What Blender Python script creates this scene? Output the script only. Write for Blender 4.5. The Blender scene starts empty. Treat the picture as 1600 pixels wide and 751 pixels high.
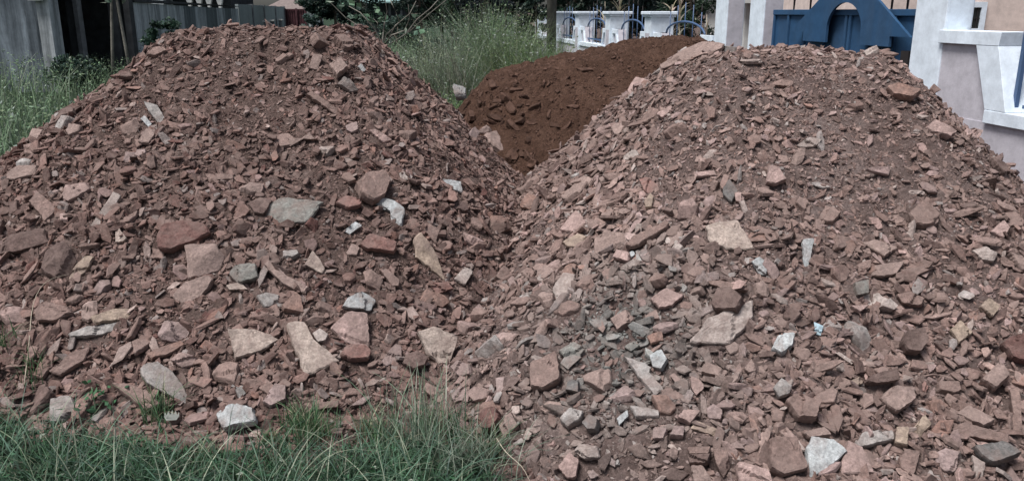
import bpy, math, random
import numpy as np
from mathutils import Vector

random.seed(7)
R = np.random.default_rng(11)
scn = bpy.context.scene
col = scn.collection
rad = math.radians

# ------------------------------------------------------------------ camera
CAMZ, PITCH, FPX = 1.6, rad(15.6), 1280.0
cam_d = bpy.data.cameras.new('camera')
cam_d.sensor_width = 36.0
cam_d.lens = 36.0 * FPX / 1600.0
cam_d.clip_start, cam_d.clip_end = 0.05, 2000.0
cam = bpy.data.objects.new('camera', cam_d)
col.objects.link(cam)
cam.location = (0, 0, CAMZ)
cam.rotation_euler = (rad(90) - PITCH, 0, 0)
scn.camera = cam
CP, SP = math.cos(PITCH), math.sin(PITCH)
EYE = np.array([0.0, 0.0, CAMZ])

def ray(px, py):
    dx, dy = px - 800.0, 375.5 - py
    d = np.array([dx, FPX * CP + dy * SP, -FPX * SP + dy * CP])
    return d / np.linalg.norm(d)

def project(p):
    q = np.asarray(p, float) - EYE
    f = q[1] * CP - q[2] * SP
    u = q[1] * SP + q[2] * CP
    return 800 + FPX * q[0] / f, 375.5 - FPX * u / f

def at_depth(px, py, Y):
    d = ray(px, py)
    return EYE + d * (Y / d[1])

def at_ground(px, py, z=0.0):
    d = ray(px, py)
    return EYE + d * ((z - CAMZ) / d[2])

# ------------------------------------------------------------------ noise
_perm = R.permutation(4096)
_val = R.random(4096)
def _h(i, j, k):
    return _val[_perm[(_perm[(_perm[i & 4095] + j) & 4095] + k) & 4095]]
def vnoise(P):
    P = np.asarray(P, float)
    i = np.floor(P).astype(np.int64)
    f = P - i
    f = f * f * f * (f * (f * 6 - 15) + 10)
    x, y, z = i[..., 0], i[..., 1], i[..., 2]
    fx, fy, fz = f[..., 0], f[..., 1], f[..., 2]
    c = lambda a, b, d: _h(x + a, y + b, z + d)
    l = lambda a, b, t: a + (b - a) * t
    return l(l(l(c(0,0,0), c(1,0,0), fx), l(c(0,1,0), c(1,1,0), fx), fy),
             l(l(c(0,0,1), c(1,0,1), fx), l(c(0,1,1), c(1,1,1), fx), fy), fz) * 2 - 1
def n2(x, y, s, seed=0.0):
    P = np.stack([x * s + seed * 17.3, y * s + seed * 5.1, np.full_like(x, seed * 3.7 + 0.5)], -1)
    return vnoise(P)

# ------------------------------------------------------------------ heaps (height fields)
def hump(x, y, box, H0, ks, r=0.05, dome=0.0, toe=0.22):
    """truck load: a flat crest box with a slope of its own on each side"""
    x0, x1, y0, y1 = box; kl, kr, kf, kb = ks
    ex = np.maximum(x0 - x, 0) * kl + np.maximum(x - x1, 0) * kr
    ey = np.maximum(y0 - y, 0) * kf + np.maximum(y - y1, 0) * kb
    e = np.sqrt(ex * ex + ey * ey + r * r) - r
    cx, cy = (x - (x0 + x1) / 2) / ((x1 - x0) / 2), (y - (y0 + y1) / 2) / ((y1 - y0) / 2)
    h = H0 - e - dome * np.clip(cx * cx * .5 + cy * cy * .5, 0, 1)
    return np.where(h > toe, h, toe - (toe - h) * .8)

def HL(x, y, fine=True):
    x = np.asarray(x, float); y = np.asarray(y, float)
    xx = x + 0.06 * n2(x, y, 1.1, 1); yy = y + 0.06 * n2(x, y, 1.3, 2)
    h = hump(xx, yy, BOXL, HTL, KL)
    h = h + 0.05 * np.exp(-((x + 1.9)**2 + (y - 4.15)**2) / 0.30) - 0.05 * np.exp(-((x + 0.9)**2 + (y - 4.25)**2) / 0.15)
    if fine:
        h = h + 0.030 * n2(x, y, 2.9, 3) + 0.034 * (np.abs(n2(x, y, 5.5, 4)) - .25) + 0.014 * n2(x, y, 11.0, 14)
    return h

def HR(x, y, fine=True):
    x = np.asarray(x, float); y = np.asarray(y, float)
    xx = x + 0.06 * n2(x, y, 1.1, 5); yy = y + 0.06 * n2(x, y, 1.3, 6)
    h = hump(xx, yy, BOXR, HTR, KR)
    h = h + 0.15 * np.exp(-((x + .02)**2 / .14 + (y - 3.10)**2 / .22)) + 0.10 * np.exp(-((x - .40)**2 / .16 + (y - 2.62)**2 / .06))
    if fine:
        h = h + 0.026 * n2(x, y, 2.9, 7) + 0.028 * (np.abs(n2(x, y, 5.5, 8)) - .25) + 0.012 * n2(x, y, 11.0, 18)
    return h

def HM(x, y, fine=True):
    x = np.asarray(x, float); y = np.asarray(y, float)
    xx = x + 0.05 * n2(x, y, 1.1, 9)
    h = hump(xx, y, BOXM, HTM, KM, .12) - TM * np.clip(1.2 - x, 0, 2.0)
    if fine:
        h = h + 0.030 * n2(x, y, 2.6, 10) + 0.030 * (np.abs(n2(x, y, 6.0, 11)) - .25)
    return h
BOXL, HTL, KL = (-2.03, -1.08, 5.08, 6.1), 1.462, (.80, .95, .72, .8)
BOXR, HTR, KR = (1.16, 1.92, 4.40, 5.3), 1.365, (.86, 1.02, .71, .9)
BOXM, HTM, KM, TM = (-.12, 1.6, 6.9, 8.0), 1.35, (1.1, .8, .8, .8), .225

def Hall(x, y, fine=True):
    return np.maximum(HL(x, y, fine), HR(x, y, fine))

def grad_normal(F, x, y, e=0.06):
    gx = (F(x + e, y, False) - F(x - e, y, False)) / (2 * e)
    gy = (F(x, y + e, False) - F(x, y - e, False)) / (2 * e)
    n = np.stack([-gx, -gy, np.ones_like(gx)], -1)
    return n / np.linalg.norm(n, axis=-1, keepdims=True)

def hit_heap(px, py):
    d = ray(px, py)
    t = np.arange(1.8, 9.0, 0.006)
    P = EYE + d[None] * t[:, None]
    under = P[:, 2] < Hall(P[:, 0], P[:, 1])
    k = np.argmax(under)
    if not under[k]:
        # past the rim: take the closest approach
        k = int(np.argmin(P[:, 2] - Hall(P[:, 0], P[:, 1])))
    return P[k]

# ------------------------------------------------------------------ object helpers
def link(o, parent=None):
    col.objects.link(o)
    if parent is not None:
        o.parent = parent
    return o

def tag(o, label=None, cat=None, group=None, kind=None):
    if label: o['label'] = label
    if cat: o['category'] = cat
    if group: o['group'] = group
    if kind: o['kind'] = kind
    return o

def empty(name, loc, rz=0.0):
    o = bpy.data.objects.new(name, None)
    o.location = loc
    o.rotation_euler = (0, 0, rz)
    o.empty_display_size = 0.1
    return link(o)

def raw_mesh(name, V, loops, starts, totals, mat, tint=None, smooth=False, parent=None, loc=None):
    me = bpy.data.meshes.new(name)
    V = np.asarray(V, np.float32)
    me.vertices.add(len(V)); me.vertices.foreach_set('co', V.ravel())
    me.loops.add(len(loops)); me.loops.foreach_set('vertex_index', np.asarray(loops, np.int32))
    me.polygons.add(len(starts)); me.polygons.foreach_set('loop_start', np.asarray(starts, np.int32))
    try:
        me.polygons.foreach_set('loop_total', np.asarray(totals, np.int32))
    except Exception:
        pass
    me.update(calc_edges=True)
    me.polygons.foreach_set('use_smooth', np.full(len(starts), smooth, bool))
    if tint is not None:
        a = me.color_attributes.new('tint', 'FLOAT_COLOR', 'POINT')
        T = np.ones((len(V), 4), np.float32); T[:, :3] = tint
        a.data.foreach_set('color', T.ravel())
    me.materials.append(mat)
    o = bpy.data.objects.new(name, me)
    if loc is not None: o.location = loc
    return link(o, parent)

class MB:
    """collects boxes, prisms and tubes into ONE mesh"""
    def __init__(s): s.v = []; s.f = []; s.t = []; s.cur = (1, 1, 1)
    def add(s, vs, fs):
        b = len(s.v)
        s.v += [tuple(map(float, v)) for v in vs]; s.t += [s.cur] * len(vs)
        s.f += [tuple(b + i for i in f) for f in fs]
    def box(s, x0, x1, y0, y1, z0, z1):
        v = [(x, y, z) for z in (z0, z1) for y in (y0, y1) for x in (x0, x1)]
        s.add(v, [(0,2,3,1), (4,5,7,6), (0,1,5,4), (2,6,7,3), (0,4,6,2), (1,3,7,5)])
    def prism(s, poly, y0, y1):
        """poly in (x,z), extruded along y"""
        n = len(poly)
        v = [(x, y0, z) for x, z in poly] + [(x, y1, z) for x, z in poly]
        s.add(v, [tuple(range(n)), tuple(range(2*n-1, n-1, -1))] +
              [(i, i + n, (i+1) % n + n, (i+1) % n) for i in range(n)])
    def tube(s, pts, r, n=6):
        pts = [np.asarray(p, float) for p in pts]
        rs = r if hasattr(r, '__len__') else [r] * len(pts)
        rings = []
        for i, p in enumerate(pts):
            t = pts[min(i+1, len(pts)-1)] - pts[max(i-1, 0)]
            t = t / (np.linalg.norm(t) + 1e-9)
            a = np.array([0, 0, 1.0]) if abs(t[2]) < 0.9 else np.array([1.0, 0, 0])
            u = np.cross(t, a); u /= np.linalg.norm(u); w = np.cross(t, u)
            rings.append([p + rs[i] * (math.cos(k*2*math.pi/n) * u + math.sin(k*2*math.pi/n) * w) for k in range(n)])
        v = [q for rg in rings for q in rg]
        f = []
        for i in range(len(pts)-1):
            for k in range(n):
                f.append((i*n+k, i*n+(k+1) % n, (i+1)*n+(k+1) % n, (i+1)*n+k))
        f += [tuple(range(n-1, -1, -1)), tuple((len(pts)-1)*n + k for k in range(n))]
        s.add(v, f)
    def build(s, name, mat, parent=None, smooth=False, bevel=0.0):
        me = bpy.data.meshes.new(name)
        me.from_pydata(s.v, [], s.f)
        me.polygons.foreach_set('use_smooth', np.full(len(me.polygons), smooth, bool))
        a = me.color_attributes.new('tint', 'FLOAT_COLOR', 'POINT')
        T = np.ones((len(s.v), 4), np.float32); T[:, :3] = np.array(s.t)
        a.data.foreach_set('color', T.ravel())
        me.materials.append(mat)
        o = bpy.data.objects.new(name, me)
        if bevel > 0:
            m = o.modifiers.new('edge', 'BEVEL'); m.width = bevel; m.segments = 2; m.limit_method = 'ANGLE'
        return link(o, parent)

# ------------------------------------------------------------------ materials
class NT:
    def __init__(s, name):
        s.m = bpy.data.materials.new(name); s.m.use_nodes = True
        s.n = s.m.node_tree.nodes; s.l = s.m.node_tree.links
        s.b = s.n['Principled BSDF']
        s.tc = s.n.new('ShaderNodeTexCoord')
    def noise(s, scale, detail=4, rough=0.6, vec=None, dist=0.0):
        k = s.n.new('ShaderNodeTexNoise'); k.inputs['Scale'].default_value = scale
        k.inputs['Detail'].default_value = detail; k.inputs['Roughness'].default_value = rough
        k.inputs['Distortion'].default_value = dist
        s.l.new(vec or s.tc.outputs['Object'], k.inputs['Vector'])
        return k.outputs['Fac']
    def voro(s, scale, feature='F1', vec=None):
        k = s.n.new('ShaderNodeTexVoronoi'); k.feature = feature; k.inputs['Scale'].default_value = scale
        s.l.new(vec or s.tc.outputs['Object'], k.inputs['Vector'])
        return k.outputs['Distance']
    def mapped(s, scale):
        k = s.n.new('ShaderNodeMapping'); k.inputs['Scale'].default_value = scale
        s.l.new(s.tc.outputs['Object'], k.inputs['Vector'])
        return k.outputs['Vector']
    def ramp(s, fac, stops):
        k = s.n.new('ShaderNodeValToRGB')
        e = k.color_ramp.elements
        while len(e) < len(stops): e.new(0.5)
        for el, (p, c) in zip(e, stops):
            el.position = p
            el.color = (c, c, c, 1) if not hasattr(c, '__len__') else (*c, 1)
        s.l.new(fac, k.inputs['Fac'])
        return k.outputs['Color']
    def mix(s, a, b, fac, mode='MIX'):
        k = s.n.new('ShaderNodeMix'); k.data_type = 'RGBA'; k.blend_type = mode
        for sock, v in ((k.inputs[0], fac), (k.inputs[6], a), (k.inputs[7], b)):
            if isinstance(v, (int, float)): sock.default_value = v
            elif isinstance(v, tuple): sock.default_value = (*v, 1)
            else: s.l.new(v, sock)
        return k.outputs[2]
    def math(s, op, a, b):
        k = s.n.new('ShaderNodeMath'); k.operation = op
        for i, v in enumerate((a, b)):
            if isinstance(v, (int, float)): k.inputs[i].default_value = v
            else: s.l.new(v, k.inputs[i])
        return k.outputs[0]
    def tint(s):
        k = s.n.new('ShaderNodeAttribute'); k.attribute_name = 'tint'
        return k.outputs['Color']
    def bump(s, h, dist, strength=1.0, prev=None):
        k = s.n.new('ShaderNodeBump'); k.inputs['Distance'].default_value = dist
        k.inputs['Strength'].default_value = strength
        s.l.new(h, k.inputs['Height'])
        if prev is not None: s.l.new(prev, k.inputs['Normal'])
        return k.outputs['Normal']
    def out(s, color, rough=0.9, normal=None, spec=0.2, metal=0.0):
        if isinstance(color, tuple): s.b.inputs['Base Color'].default_value = (*color, 1)
        else: s.l.new(color, s.b.inputs['Base Color'])
        s.b.inputs['Roughness'].default_value = rough
        s.b.inputs['Specular IOR Level'].default_value = spec
        s.b.inputs['Metallic'].default_value = metal
        if normal is not None: s.l.new(normal, s.b.inputs['Normal'])
        return s.m

def stone_mat(name, dust, dust_amt):
    t = NT(name)
    geo = t.n.new('ShaderNodeNewGeometry'); P = geo.outputs['Position']
    c = t.mix(t.tint(), t.ramp(t.noise(24, 7, .75, P), [(0.28, .50), (0.72, 1.42)]), 0.95, 'MULTIPLY')
    c = t.mix(c, t.ramp(t.noise(95, 4, .7, P), [(0.3, .58), (0.7, 1.35)]), 0.85, 'MULTIPLY')
    d = t.ramp(t.noise(9, 5, .7, P, 0.6), [(0.42, 0.0), (0.68, dust_amt)])
    c = t.mix(c, dust, d)
    speck = t.ramp(t.voro(160, vec=P), [(0.10, .5), (0.17, 0.0)])
    c = t.mix(c, (.5, .44, .4), t.mix((0, 0, 0), speck, t.ramp(t.noise(14, 2, .5, P), [(.5, 0.), (.65, 1.)])))
    n1 = t.bump(t.noise(42, 8, .75, P), 0.010, 0.85)
    n1 = t.bump(t.noise(170, 4, .7, P), 0.004, 0.8, n1)
    return t.out(c, 0.92, n1, 0.15)

M_STONE = stone_mat('stone', (.235, .175, .155), 0.75)

M_CLOD = stone_mat('earth_clod', (.105, .061, .045), 0.6)

def soil_mat(name, a, b, c3, sc=1.0):
    t = NT(name)
    geo = t.n.new('ShaderNodeNewGeometry'); P = geo.outputs['Position']
    c = t.ramp(t.noise(3 * sc, 9, .78, P), [(0.34, a), (0.5, b), (0.66, c3)])
    c = t.mix(c, t.ramp(t.noise(60, 5, .7, P), [(0.3, .6), (0.7, 1.35)]), 0.9, 'MULTIPLY')
    crumb = t.voro(75, vec=P)
    c = t.mix(c, t.ramp(crumb, [(0.0, 1.25), (0.6, .7)]), 0.6, 'MULTIPLY')
    n1 = t.bump(t.math('SUBTRACT', 1.0, crumb), 0.012, 0.9)
    n1 = t.bump(t.noise(38, 8, .8, P), 0.03, 0.9, n1)
    n1 = t.bump(t.noise(160, 4, .7, P), 0.006, 0.8, n1)
    return t.out(c, 0.96, n1, 0.1)

M_FINES = soil_mat('stone_fines', (.112, .076, .066), (.160, .112, .098), (.232, .174, .156))
M_FINESR = soil_mat('pale_stone_fines', (.142, .101, .091), (.192, .141, .128), (.270, .210, .194))
M_EARTH = soil_mat('red_earth', (.074, .042, .030), (.106, .060, .043), (.146, .086, .063))
M_GROUND = soil_mat('ground_soil', (.085, .062, .053), (.13, .096, .084), (.19, .145, .13), 0.8)

def plain(name, c, rough=0.7, var=0.12, bump=0.0, spec=0.25, scale=4):
    t = NT(name)
    k = t.mix(c, t.ramp(t.noise(scale, 6, .65), [(0.3, 1 - 2*var), (0.7, 1 + var)]), 1.0, 'MULTIPLY')
    nn = t.bump(t.noise(60, 4, .6), bump, 0.6) if bump else None
    return t.out(k, rough, nn, spec)

def stained(name, base, dark, lo, hi, bump=0.004):
    """render with vertical mildew streaks"""
    t = NT(name)
    v = t.mapped((2.2, 2.2, 0.28)); v2 = t.mapped((6.0, 6.0, 0.5))
    s1 = t.ramp(t.noise(1.0, 7, .7, v, .4), [(lo, 0.0), (hi, 1.0)])
    s2 = t.ramp(t.noise(1.0, 6, .7, v2), [(0.35, 0.35), (0.7, 1.0)])
    c = t.mix(base, dark, t.mix((0, 0, 0), s1, s2))
    c = t.mix(c, t.ramp(t.noise(7, 7, .7), [(0.3, .75), (0.7, 1.1)]), 1.0, 'MULTIPLY')
    return t.out(c, 0.9, t.bump(t.noise(40, 5, .7), bump, .7), 0.15)

M_WHITE = stained('white_paint', (.74, .82, .90), (.60, .66, .71), 0.62, 1.0, 0.002)
M_LILAC = stained('lilac_render', (.53, .51, .555), (.49, .475, .51), 0.6, 0.95, 0.003)
M_BLUE = stained('blue_gate_paint', (.033, .088, .180), (.055, .085, .130), 0.46, 0.80, 0.0006)
M_BLUE.node_tree.nodes['Principled BSDF'].inputs['Roughness'].default_value = 0.5
M_BLUED = plain('blue_railing_paint', (.065, .115, .22), 0.45, 0.12, 0.0, 0.4)
M_IRON = plain('dark_iron', (.035, .03, .03), 0.6, 0.2)
M_HOUSE = stained('beige_render', (.70, .585, .53), (.52, .42, .38), 0.55, 0.9)
M_GLASS = plain('dark_glass', (.02, .025, .025), 0.12, 0.1, 0, 0.5)
M_OLDWALL = stained('mildewed_grey_render', (.30, .35, .395), (.022, .028, .034), 0.33, 0.48)
M_WALLA = stained('weathered_wall', (.56, .60, .62), (.035, .042, .046), 0.40, 0.60)
M_WALLB = stained('blackened_wall', (.20, .23, .24), (.04, .05, .055), 0.38, 0.62)
M_BLOCK = stained('grey_block_wall', (.34, .38, .38), (.13, .15, .15), 0.45, 0.75)
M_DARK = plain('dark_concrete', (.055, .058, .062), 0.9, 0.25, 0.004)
M_MID = plain('grey_post_concrete', (.20, .205, .215), 0.9, 0.25, 0.004)
M_MAROON = plain('maroon_sheet', (.085, .036, .042), 0.6, 0.2)
M_ROOF = plain('brown_roof_tile', (.20, .16, .15), 0.85, 0.15)
M_ROOFG = plain('pale_green_roof_sheet', (.26, .40, .39), 0.5, 0.08)
M_CREAM = plain('cream_render', (.62, .62, .60), 0.85, 0.08)
M_BARK = plain('bark', (.13, .11, .09), 0.95, 0.3, 0.01, 0.1, 9)
M_PBARK = plain('pale_bark', (.20, .19, .165), 0.9, 0.25, 0.006, 0.1, 9)
M_POLE = plain('weathered_pole_wood', (.12, .115, .10), 0.95, 0.25, 0.006, 0.1, 7)

def leaf_mat(name, rough=0.6):
    t = NT(name)
    c = t.mix(t.tint(), t.ramp(t.noise(3, 3, .6), [(0.3, .7), (0.7, 1.25)]), 0.8, 'MULTIPLY')
    m = t.out(c, rough, None, 0.25)
    t.b.inputs['Subsurface Weight'].default_value = 0.0
    tr = t.n.new('ShaderNodeBsdfTranslucent'); t.l.new(c, tr.inputs['Color'])
    mx = t.n.new('ShaderNodeMixShader'); mx.inputs[0].default_value = 0.25
    t.l.new(t.b.outputs[0], mx.inputs[1]); t.l.new(tr.outputs[0], mx.inputs[2])
    t.l.new(mx.outputs[0], t.n['Material Output'].inputs['Surface'])
    return m
M_LEAF = leaf_mat('leaf')
M_GRASS = leaf_mat('grass_blade', 0.5)

# ------------------------------------------------------------------ world and sun
w = bpy.data.worlds.new('World'); scn.world = w; w.use_nodes = True
sky = w.node_tree.nodes.new('ShaderNodeTexSky'); sky.sky_type = 'NISHITA'; sky.sun_disc = False
SUN = Vector((-0.34, -0.28, 0.90)).normalized()
sky.sun_elevation = math.asin(SUN.z); sky.sun_rotation = math.atan2(SUN.x, SUN.y)
sky.air_density = 1.0; sky.dust_density = 3.0; sky.ozone_density = 1.0
bg = w.node_tree.nodes['Background']
hs_ = w.node_tree.nodes.new('ShaderNodeHueSaturation'); hs_.inputs['Saturation'].default_value = 0.62
w.node_tree.links.new(sky.outputs[0], hs_.inputs['Color']); w.node_tree.links.new(hs_.outputs[0], bg.inputs[0]); bg.inputs[1].default_value = 0.06
sd = bpy.data.lights.new('sun', 'SUN'); sd.energy = 2.35; sd.angle = rad(22); sd.color = (1.0, .975, .955)
so = bpy.data.objects.new('sun', sd); col.objects.link(so); so.location = (-6, -4, 12)
so.rotation_euler = (-SUN).to_track_quat('-Z', 'Y').to_euler()
vs = scn.view_settings
vs.view_transform = 'Standard'; vs.look = 'None'; vs.gamma = 1.0; vs.use_curve_mapping = False
vs.exposure = EXPOSURE = 0.92

# ------------------------------------------------------------------ ground
def grid_mesh(name, F, x0, x1, y0, y1, step, mat, cut=-0.04, parent=None):
    xs = np.arange(x0, x1 + 1e-6, step); ys = np.arange(y0, y1 + 1e-6, step)
    X, Y = np.meshgrid(xs, ys)
    Z = F(X, Y)
    nx = len(xs)
    idx = np.arange(X.size).reshape(X.shape)
    q = np.stack([idx[:-1, :-1], idx[:-1, 1:], idx[1:, 1:], idx[1:, :-1]], -1).reshape(-1, 4)
    keep = (Z.ravel()[q] > cut).any(1)
    q = q[keep]
    used = np.unique(q); remap = np.full(X.size, -1); remap[used] = np.arange(len(used))
    V = np.stack([X.ravel(), Y.ravel(), Z.ravel()], -1)[used]
    q = remap[q]
    return raw_mesh(name, V, q.ravel(), np.arange(0, 4*len(q), 4), np.full(len(q), 4), mat, None, True, parent)

gxs = np.concatenate([[-600, -120, -40], np.arange(-14, 12.1, 0.5), [40, 120, 600]])
gys = np.concatenate([[-60, -10], np.arange(0, 26.1, 0.5), [40, 80, 160, 700]])
GX, GY = np.meshgrid(gxs, gys)
GZ = np.zeros_like(GX)
idx = np.arange(GX.size).reshape(GX.shape)
q = np.stack([idx[:-1, :-1], idx[:-1, 1:], idx[1:, 1:], idx[1:, :-1]], -1).reshape(-1, 4)
g = raw_mesh('ground', np.stack([GX.ravel(), GY.ravel(), GZ.ravel()], -1), q.ravel(),
             np.arange(0, 4*len(q), 4), np.full(len(q), 4), M_GROUND, None, True)
tag(g, kind='structure')

M_FIELD = soil_mat('field_turf', (.020, .035, .022), (.032, .055, .034), (.055, .075, .050), 0.4)
fx = np.concatenate([[-500, -100, -30], np.arange(-14, 4.5, .75)]); fy = np.concatenate([np.arange(6.6, 26, .8), [40, 80, 160, 600]])
FX, FY = np.meshgrid(fx, fy)
FX = np.where(FX > 3, 4.2 - .137 * np.minimum(FY, 30), FX)
idx = np.arange(FX.size).reshape(FX.shape)
q = np.stack([idx[:-1, :-1], idx[:-1, 1:], idx[1:, 1:], idx[1:, :-1]], -1).reshape(-1, 4)
g = raw_mesh('field', np.stack([FX.ravel(), FY.ravel(), np.full(FX.size, .005)], -1), q.ravel(), np.arange(0, 4*len(q), 4), np.full(len(q), 4), M_FIELD, None, True)
tag(g, kind='structure')

# ------------------------------------------------------------------ the three heaps
def lumpy(F, amp, seed):
    def G(x, y):
        h = F(x, y)
        a = np.abs(n2(x, y, 19.0, seed)); b = n2(x, y, 37.0, seed + 1)
        return h + amp * (a - 0.3) + amp * 0.5 * b
    return G
heapL = grid_mesh('rubble_heap', lumpy(HL, 0.016, 30), -5.2, 1.8, 2.6, 9.0, 0.02, M_FINES)
tag(heapL, 'flat topped heap of dark reddish brown broken stone beside the weedy field', 'heap', 'heaps dumped by the roadside')
heapR = grid_mesh('rubble_heap', lumpy(HR, 0.014, 33), -1.6, 4.6, 1.6, 8.2, 0.02, M_FINESR)
tag(heapR, 'heap of pinkish brown broken stone in front of the blue gate', 'heap', 'heaps dumped by the roadside')
mound = grid_mesh('earth_mound', lumpy(HM, 0.040, 36), -2.0, 3.6, 5.0, 10.0, 0.022, M_EARTH)
tag(mound, 'mound of fine dark red earth behind the gap between the two stone heaps', 'heap', 'heaps dumped by the roadside')

# ------------------------------------------------------------------ stones
PAL = dict(pale=(.40, .36, .335), cream=(.40, .345, .305), grey=(.335, .31, .295), dgrey=(.16, .152, .147),
           ggrey=(.235, .232, .213), mauve=(.30, .238, .228), brown=(.225, .166, .148), dbrown=(.135, .099, .090),
           red=(.235, .140, .124), maroon=(.165, .100, .090), rust=(.265, .178, .150), tan=(.345, .285, .23),
           pink=(.36, .272, .252), white=(.43, .45, .455), blue=(.42, .58, .66), lbrown=(.285, .222, .200))

PAL = {k: tuple(np.array(v) * .95 + .05 * (np.array(v) @ np.array([.3, .55, .15])) * np.array([1.02, 1.0, .97]) * np.array([1.0, 1.0, 1.0])) if k in ('grey', 'ggrey', 'white', 'blue', 'dgrey') else tuple(np.array(v) * np.array([1.035, .985, .97])) for k, v in PAL.items()}

def resample(poly, n, jit, rg):
    P = np.asarray(poly, float)
    Q = np.roll(P, -1, 0); L = np.linalg.norm(Q - P, axis=1)
    s = np.concatenate([[0], np.cumsum(L)]); tot = s[-1]
    out = []
    for t in (np.arange(n) + 0.15) / n * tot:
        k = min(np.searchsorted(s, t, side='right') - 1, len(P) - 1)
        f = (t - s[k]) / max(L[k], 1e-9)
        out.append(P[k] + (Q[k] - P[k]) * f)
    out = np.array(out)
    return out + rg.normal(0, jit, out.shape)

def stone_geo(poly, thick, seed, rounded=0.0, N=32):
    """poly: outline in the stone's own plane (metres, around 0); z is out of the slab"""
    rg = np.random.default_rng(seed)
    size = float(np.sqrt(np.mean(np.sum(np.asarray(poly)**2, 1))))
    o = resample(poly, N, size * 0.016, rg)
    tops = [.16, .34, .52, .70, .85, .95]
    rings = [(sc, .5) for sc in tops] + [(1.0, .36), (1.01, 0.05), (1.0, -.25), (.92, -.48), (.5, -.5)]
    V = [np.array([[0, 0, 0.5 * thick]])]
    for k, (sc, z) in enumerate(rings):
        p = np.zeros((N, 3)); p[:, :2] = o * sc
        if k >= 6: p[:, :2] *= 1 + rg.normal(0, 0.018, (N, 1))
        p[:, 2] = z * thick
        V.append(p)
    V = np.concatenate(V)
    # cleaved faces: the lowest of a few tilted planes
    xy = V[:, :2]
    top = np.full(len(V), .5 * thick)
    nf = 3 if rounded < .5 else 6
    for q in range(nf):
        az = rg.uniform(0, 2 * math.pi); st = rg.uniform(.03, .16) if rounded < .5 else rg.uniform(.25, .8)
        off = rg.uniform(.25, .75) * size * st if rounded < .5 else rg.uniform(.1, .45) * size * st
        top = np.minimum(top, .5 * thick + off - st * (xy[:, 0] * math.cos(az) + xy[:, 1] * math.sin(az)))
    # a broken ledge where one layer has split away
    if rg.random() < .55:
        az = rg.uniform(0, 2 * math.pi); e = xy[:, 0] * math.cos(az) + xy[:, 1] * math.sin(az)
        e = e + .12 * size * vnoise(np.stack([xy[:, 0] * 5 / size, xy[:, 1] * 5 / size, np.full(len(V), seed * 1.7)], -1))
        top = top - np.where(e > rg.uniform(.15, .55) * size, min(.35 * thick, .012), 0)
    P = np.stack([xy[:, 0] / size, xy[:, 1] / size, np.zeros(len(V))], -1) + rg.uniform(0, 99, 3)
    rough = .045 * size * (vnoise(P * 2.2) * .7 + vnoise(P * 6) * .45)
    is_top = np.arange(len(V)) < 1 + 6 * N
    drop = (.5 * thick - top)
    V[:, 2] = np.where(is_top, np.maximum(top, -.3 * thick) + rough, V[:, 2] - np.clip(drop, 0, .7 * thick) * np.where(V[:, 2] > 0, .9, .3))
    V[:, :2] *= (1 + 0.03 * vnoise(P * 4))[:, None]
    F = [(0, 1 + k, 1 + (k + 1) % N) for k in range(N)]
    for r in range(len(rings) - 1):
        a, b = 1 + r * N, 1 + (r + 1) * N
        for k in range(N):
            F.append((a + k, b + k, b + (k+1) % N, a + (k+1) % N))
    F.append(tuple(1 + (len(rings)-1) * N + k for k in range(N-1, -1, -1)))
    return V, F

STONES = []   # records of the individually built stones
FOOT = []     # their footprints in plan, to keep the small rubble off them

def frame_of(n):
    n = n / np.linalg.norm(n)
    u = np.cross(np.array([0, 1.0, 0.15]), n); u /= np.linalg.norm(u)
    return u, np.cross(n, u), n

def make_stone(c, n, poly, thick, colr, rounded, name, look, key, seed, px):
    rg = np.random.default_rng(seed + 5)
    V, F = stone_geo(poly, thick, seed, rounded)
    u, v, nn = frame_of(n)
    W = V[:, :1] * u + V[:, 1:2] * v + V[:, 2:3] * nn
    loops = [i for f in F for i in f]; tot = [len(f) for f in F]
    starts = np.concatenate([[0], np.cumsum(tot)[:-1]])
    base = np.array(colr)
    T = base[None] * (1 + 0.10 * vnoise(V * 25 + seed)[:, None])
    ob = raw_mesh(name, W, loops, starts, tot, M_STONE, T, False, None, tuple(c))
    P3 = np.asarray(poly); FP = (P3[:, :1] * u + P3[:, 1:2] * v + c)[:, :2]
    FOOT.append(FP)
    STONES.append(dict(o=ob, px=px, look=look, key=key, size=float(np.sqrt(np.mean(np.sum(P3**2, 1)))),
                       heap='L' if HL(np.array([c[0]]), np.array([c[1]]))[0] > HR(np.array([c[0]]), np.array([c[1]]))[0] else 'R'))
    return ob

CROP = dict(C5=(0, 250, 3.005), C6=(0, 500, 2.9925), C7=(400, 500, 2.9925), C8=(400, 250, 3.005),
            D1=(800, 250, 3.005), D2=(1200, 250, 3.005), D3=(800, 500, 2.9925), D4=(1200, 500, 2.9925),
            C1=(0, 0, 3.005), C2=(400, 0, 2.681), C3=(840, 0, 4.0), C4=(1200, 0, 2.683), G=(0, 0, 1.0))

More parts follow.
